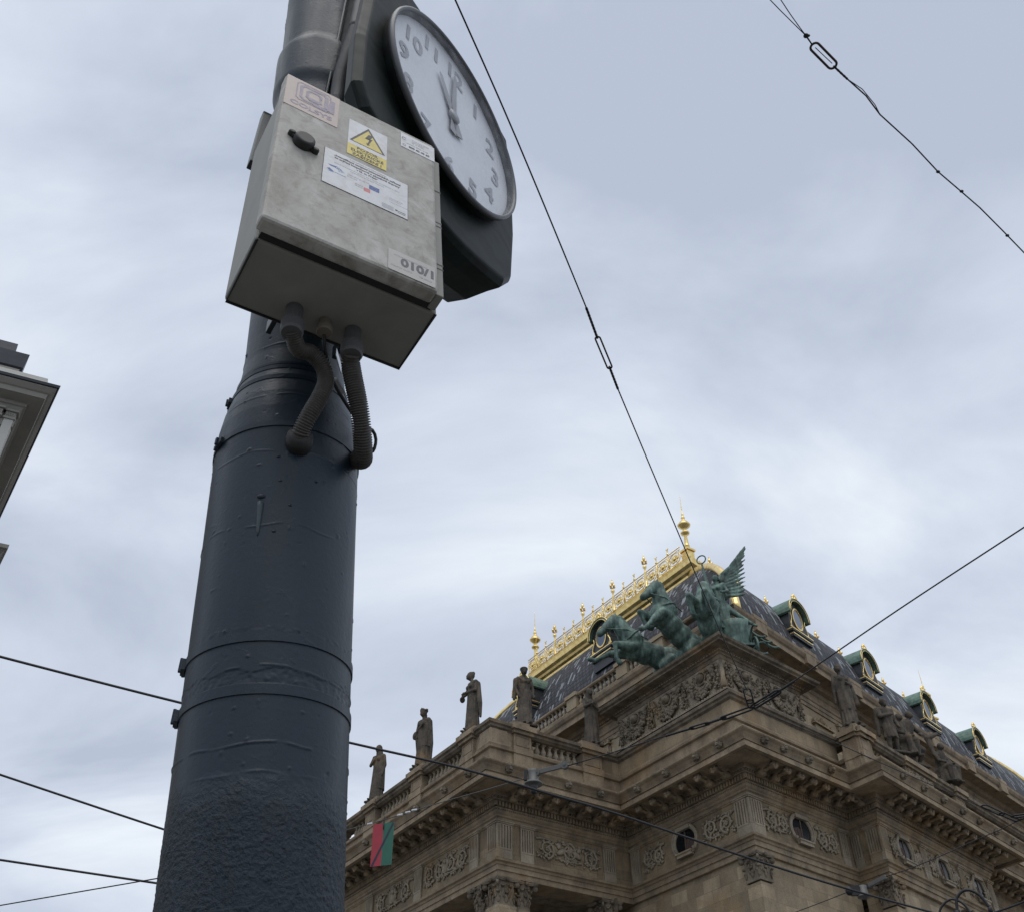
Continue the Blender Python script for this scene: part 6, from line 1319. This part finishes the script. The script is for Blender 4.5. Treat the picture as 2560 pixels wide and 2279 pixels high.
for pts in ([(1.60,3.03,8.2),(1.713,3.154,8.2),(1.999,3.401,8.2)],[(1.68,3.03,8.2),(1.862,3.249,8.2),(1.999,3.401,8.2)],[(2.352,3.716,8.2),(2.48,3.80,8.21),(2.60,3.92,8.21),(2.651,3.99,8.2)]):
    mb=MB(); mb.tube(spline(pts,.1),.0032,6); mb.build('cable',M['cable'],w6)
mb=MB(); mb.ell((1.999,3.401,8.2),(.018,.018,.012)); mb.ell((2.012,3.40,8.2),(.016,.01,.012)); mb.cap((1.99,3.39,8.2),(2.055,3.465,8.2),.007,.005,6); mb.build('wire_clamp',M['blackiron'],w6)
link(w6,(2.055,3.462,8.2),(2.245,3.628,8.2),.030,.0085); mb=MB(); mb.tube([(2.08,3.485,8.2),(2.22,3.60,8.2)],.003,6); mb.build('cable',M['cable'],w6); sleeve(w6,(2.235,3.62,8.2),(2.352,3.716,8.2),.0085)
for q in ((3.216,4.474,8.2),(3.45,4.65,8.2),(3.95,5.07,8.2)): mb=MB(); mb.ell(q,(.016,.012,.012)); mb.build('wire_clamp',M['blackiron'],w6)
wireobj('span_wire','span wire from the corner knot down right along the side wing to the second knot',[(3.12,12.33,7.8),(4.169,13.074,7.75),(5.432,14.051,7.7),(6.816,15.038,7.6),(7.325,15.34,7.55)],.0065,'cable')
j2=(7.641,15.504,7.5)
w=wireobj('span_wire','short span wire with shackles at the second knot on the right edge',[j2,(7.858,15.196,7.5),(8.352,14.852,7.6)],.012,'blackiron'); link(w,(7.0,15.12,7.59),(7.38,15.37,7.54),.045,.012,'blackiron'); link(w,(7.33,15.33,7.55),j2,.04,.014,'blackiron'); link(w,(7.52,15.40,7.52),(7.80,15.27,7.51),.05,.014,'blackiron')
wireobj('span_wire','thin wire from the second knot down left across the side wing cornice',[j2,(7.435,15.739,7.45),(7.143,16.013,7.4),(6.492,16.299,7.2),(6.081,16.479,7.1),(5.818,16.597,7.05)],.0075,'cable')
ia2=empty('insulator_arm',(5.7,16.75,7.0),'grey flat insulator arm with a bell hanging in front of the side wing capital','insulator'); a,b=Vector((5.818,16.597,7.05)),Vector((5.60,16.86,7.0)); d=(b-a).normalized(); u=d.cross(Vector((0,0,1))).normalized(); z_=u.cross(d)
mb=MB(); mb.box(a,d,u,z_,0,(b-a).length,-.016,.016,-.03,.03); mb.build('flat_bar',M['greyins'],ia2,False,bevel=.006)
c=Vector((5.53,16.96,6.93)); mb=MB(); mb.lathe([(.001,.10),(.065,.10),(.065,-.02),(.11,-.06),(.11,-.075),(.05,-.08),(.001,-.12)],20,c); mb.build('insulator_bell',M['greyins'],ia2)
mb=MB(); mb.box(c,(1,0,0),(0,1,0),(0,0,1),-.2,-.06,-.03,.03,-.05,.10); mb.ell(c+Vector((-.22,0,.02)),(.07,.05,.07)); mb.box(c,(1,0,0),(0,1,0),(0,0,1),-.06,.16,-.02,.02,.06,.12); mb.build('wire_clamp',M['blackiron'],ia2)
wireobj('span_wire','thin wire leaving the side wing insulator to the bottom edge',[(5.479,16.924,7.0),(5.015,17.219,6.9),(4.487,17.566,6.8),(3.998,17.845,6.7)],.007,'cable')
wireobj('feeder_cable','short black cable in the bottom right corner',[(4.9,11.9,5.0),(5.193,11.37,5.0),(5.29,11.176,5.0),(5.478,10.705,5.0)],.011,'cable')
# arched lamp arms at the bottom right
la=empty('street_lamp',(5.29,12.97,0),'two black arched street lamp arms in front of the side wing at the bottom right','street lamp')
mb=MB(); mb.tube([(5.29,12.97,0),(5.29,12.965,5.0),(5.292,12.961,5.446)],.045,10); mb.lathe([(.16,0),(.16,.3),(.10,.5),(.07,1.2),(.05,1.3)],16,(5.29,12.97,0)); mb.build('lamp_post',M['blackiron'],la)
mb=MB(); mb.tube(spline([(5.292,12.961,5.40),(5.322,12.949,5.564),(5.363,12.932,5.627),(5.417,12.909,5.662),(5.464,12.89,5.665),(5.517,12.867,5.643),(5.572,12.843,5.589),(5.608,12.828,5.516),(5.634,12.816,5.437)],.02),.018,10); mb.ell((5.637,12.815,5.41),(.03,.03,.045)); mb.build('lamp_arm',M['blackiron'],la)
mb=MB(); mb.tube(spline([(5.09,13.045,5.36),(5.118,13.031,5.469),(5.174,13.009,5.538),(5.234,12.985,5.576),(5.285,12.964,5.583),(5.341,12.941,5.557),(5.385,12.923,5.51),(5.412,12.912,5.453),(5.435,12.902,5.35)],.02),.014,10); mb.build('lamp_arm',M['blackiron'],la)
for x,y in ((5.637,12.815),(5.085,13.047)):
    mb=MB(); mb.lathe([(.02,5.38),(.10,5.30),(.22,5.22),(.24,5.18),(.16,5.16),(.001,5.16)],20,(x,y,0)); mb.build('lamp_shade',M['blackiron'],la)
# ================================================================ GROUND
def f(nt,b,N,L):
    g=N('ShaderNodeNewGeometry'); v=N('ShaderNodeTexVoronoi'); v.inputs['Scale'].default_value=9; L(g.outputs['Position'],v.inputs['Vector']); r=ramp(N,[(.0,(.20,.19,.175)),(.5,(.13,.125,.115))]); L(v.outputs['Distance'],r.inputs[0]); L(r.outputs[0],b.inputs['Base Color']); bump(N,L,b,v.outputs['Distance'],.4,.01)
M['cobble']=mat('granite_cobbles',f,.75)
M['asphalt']=simple('asphalt',(.05,.05,.052),.85,scale=2)
mb=MB(); mb.add([(-900,-900,0),(900,-900,0),(900,900,0),(-900,900,0)],[(0,1,2,3)]); tag(mb.build('ground',M['cobble']),None,None,None,'structure')
mb=MB(); mb.add([(x,y,.004) for x,y in ((-60,4.5),(60,4.5),(60,15),(-60,15))],[(0,1,2,3)]); tag(mb.build('road',M['asphalt']),None,None,None,'structure')
M['rail']=simple('steel_rail',(.25,.25,.26),.35,.9)
mb=MB()
for y in (7.0,8.43,10.5,11.93): mb.abox(-60,60,y,y+.07,.003,.012)
tag(mb.build('tram_track',M['rail']),None,None,None,'structure')
mb=MB(); mb.abox(-60,60,-3,4.5,-.05,.12); tag(mb.build('pavement',M['cobble']),None,None,None,'structure')
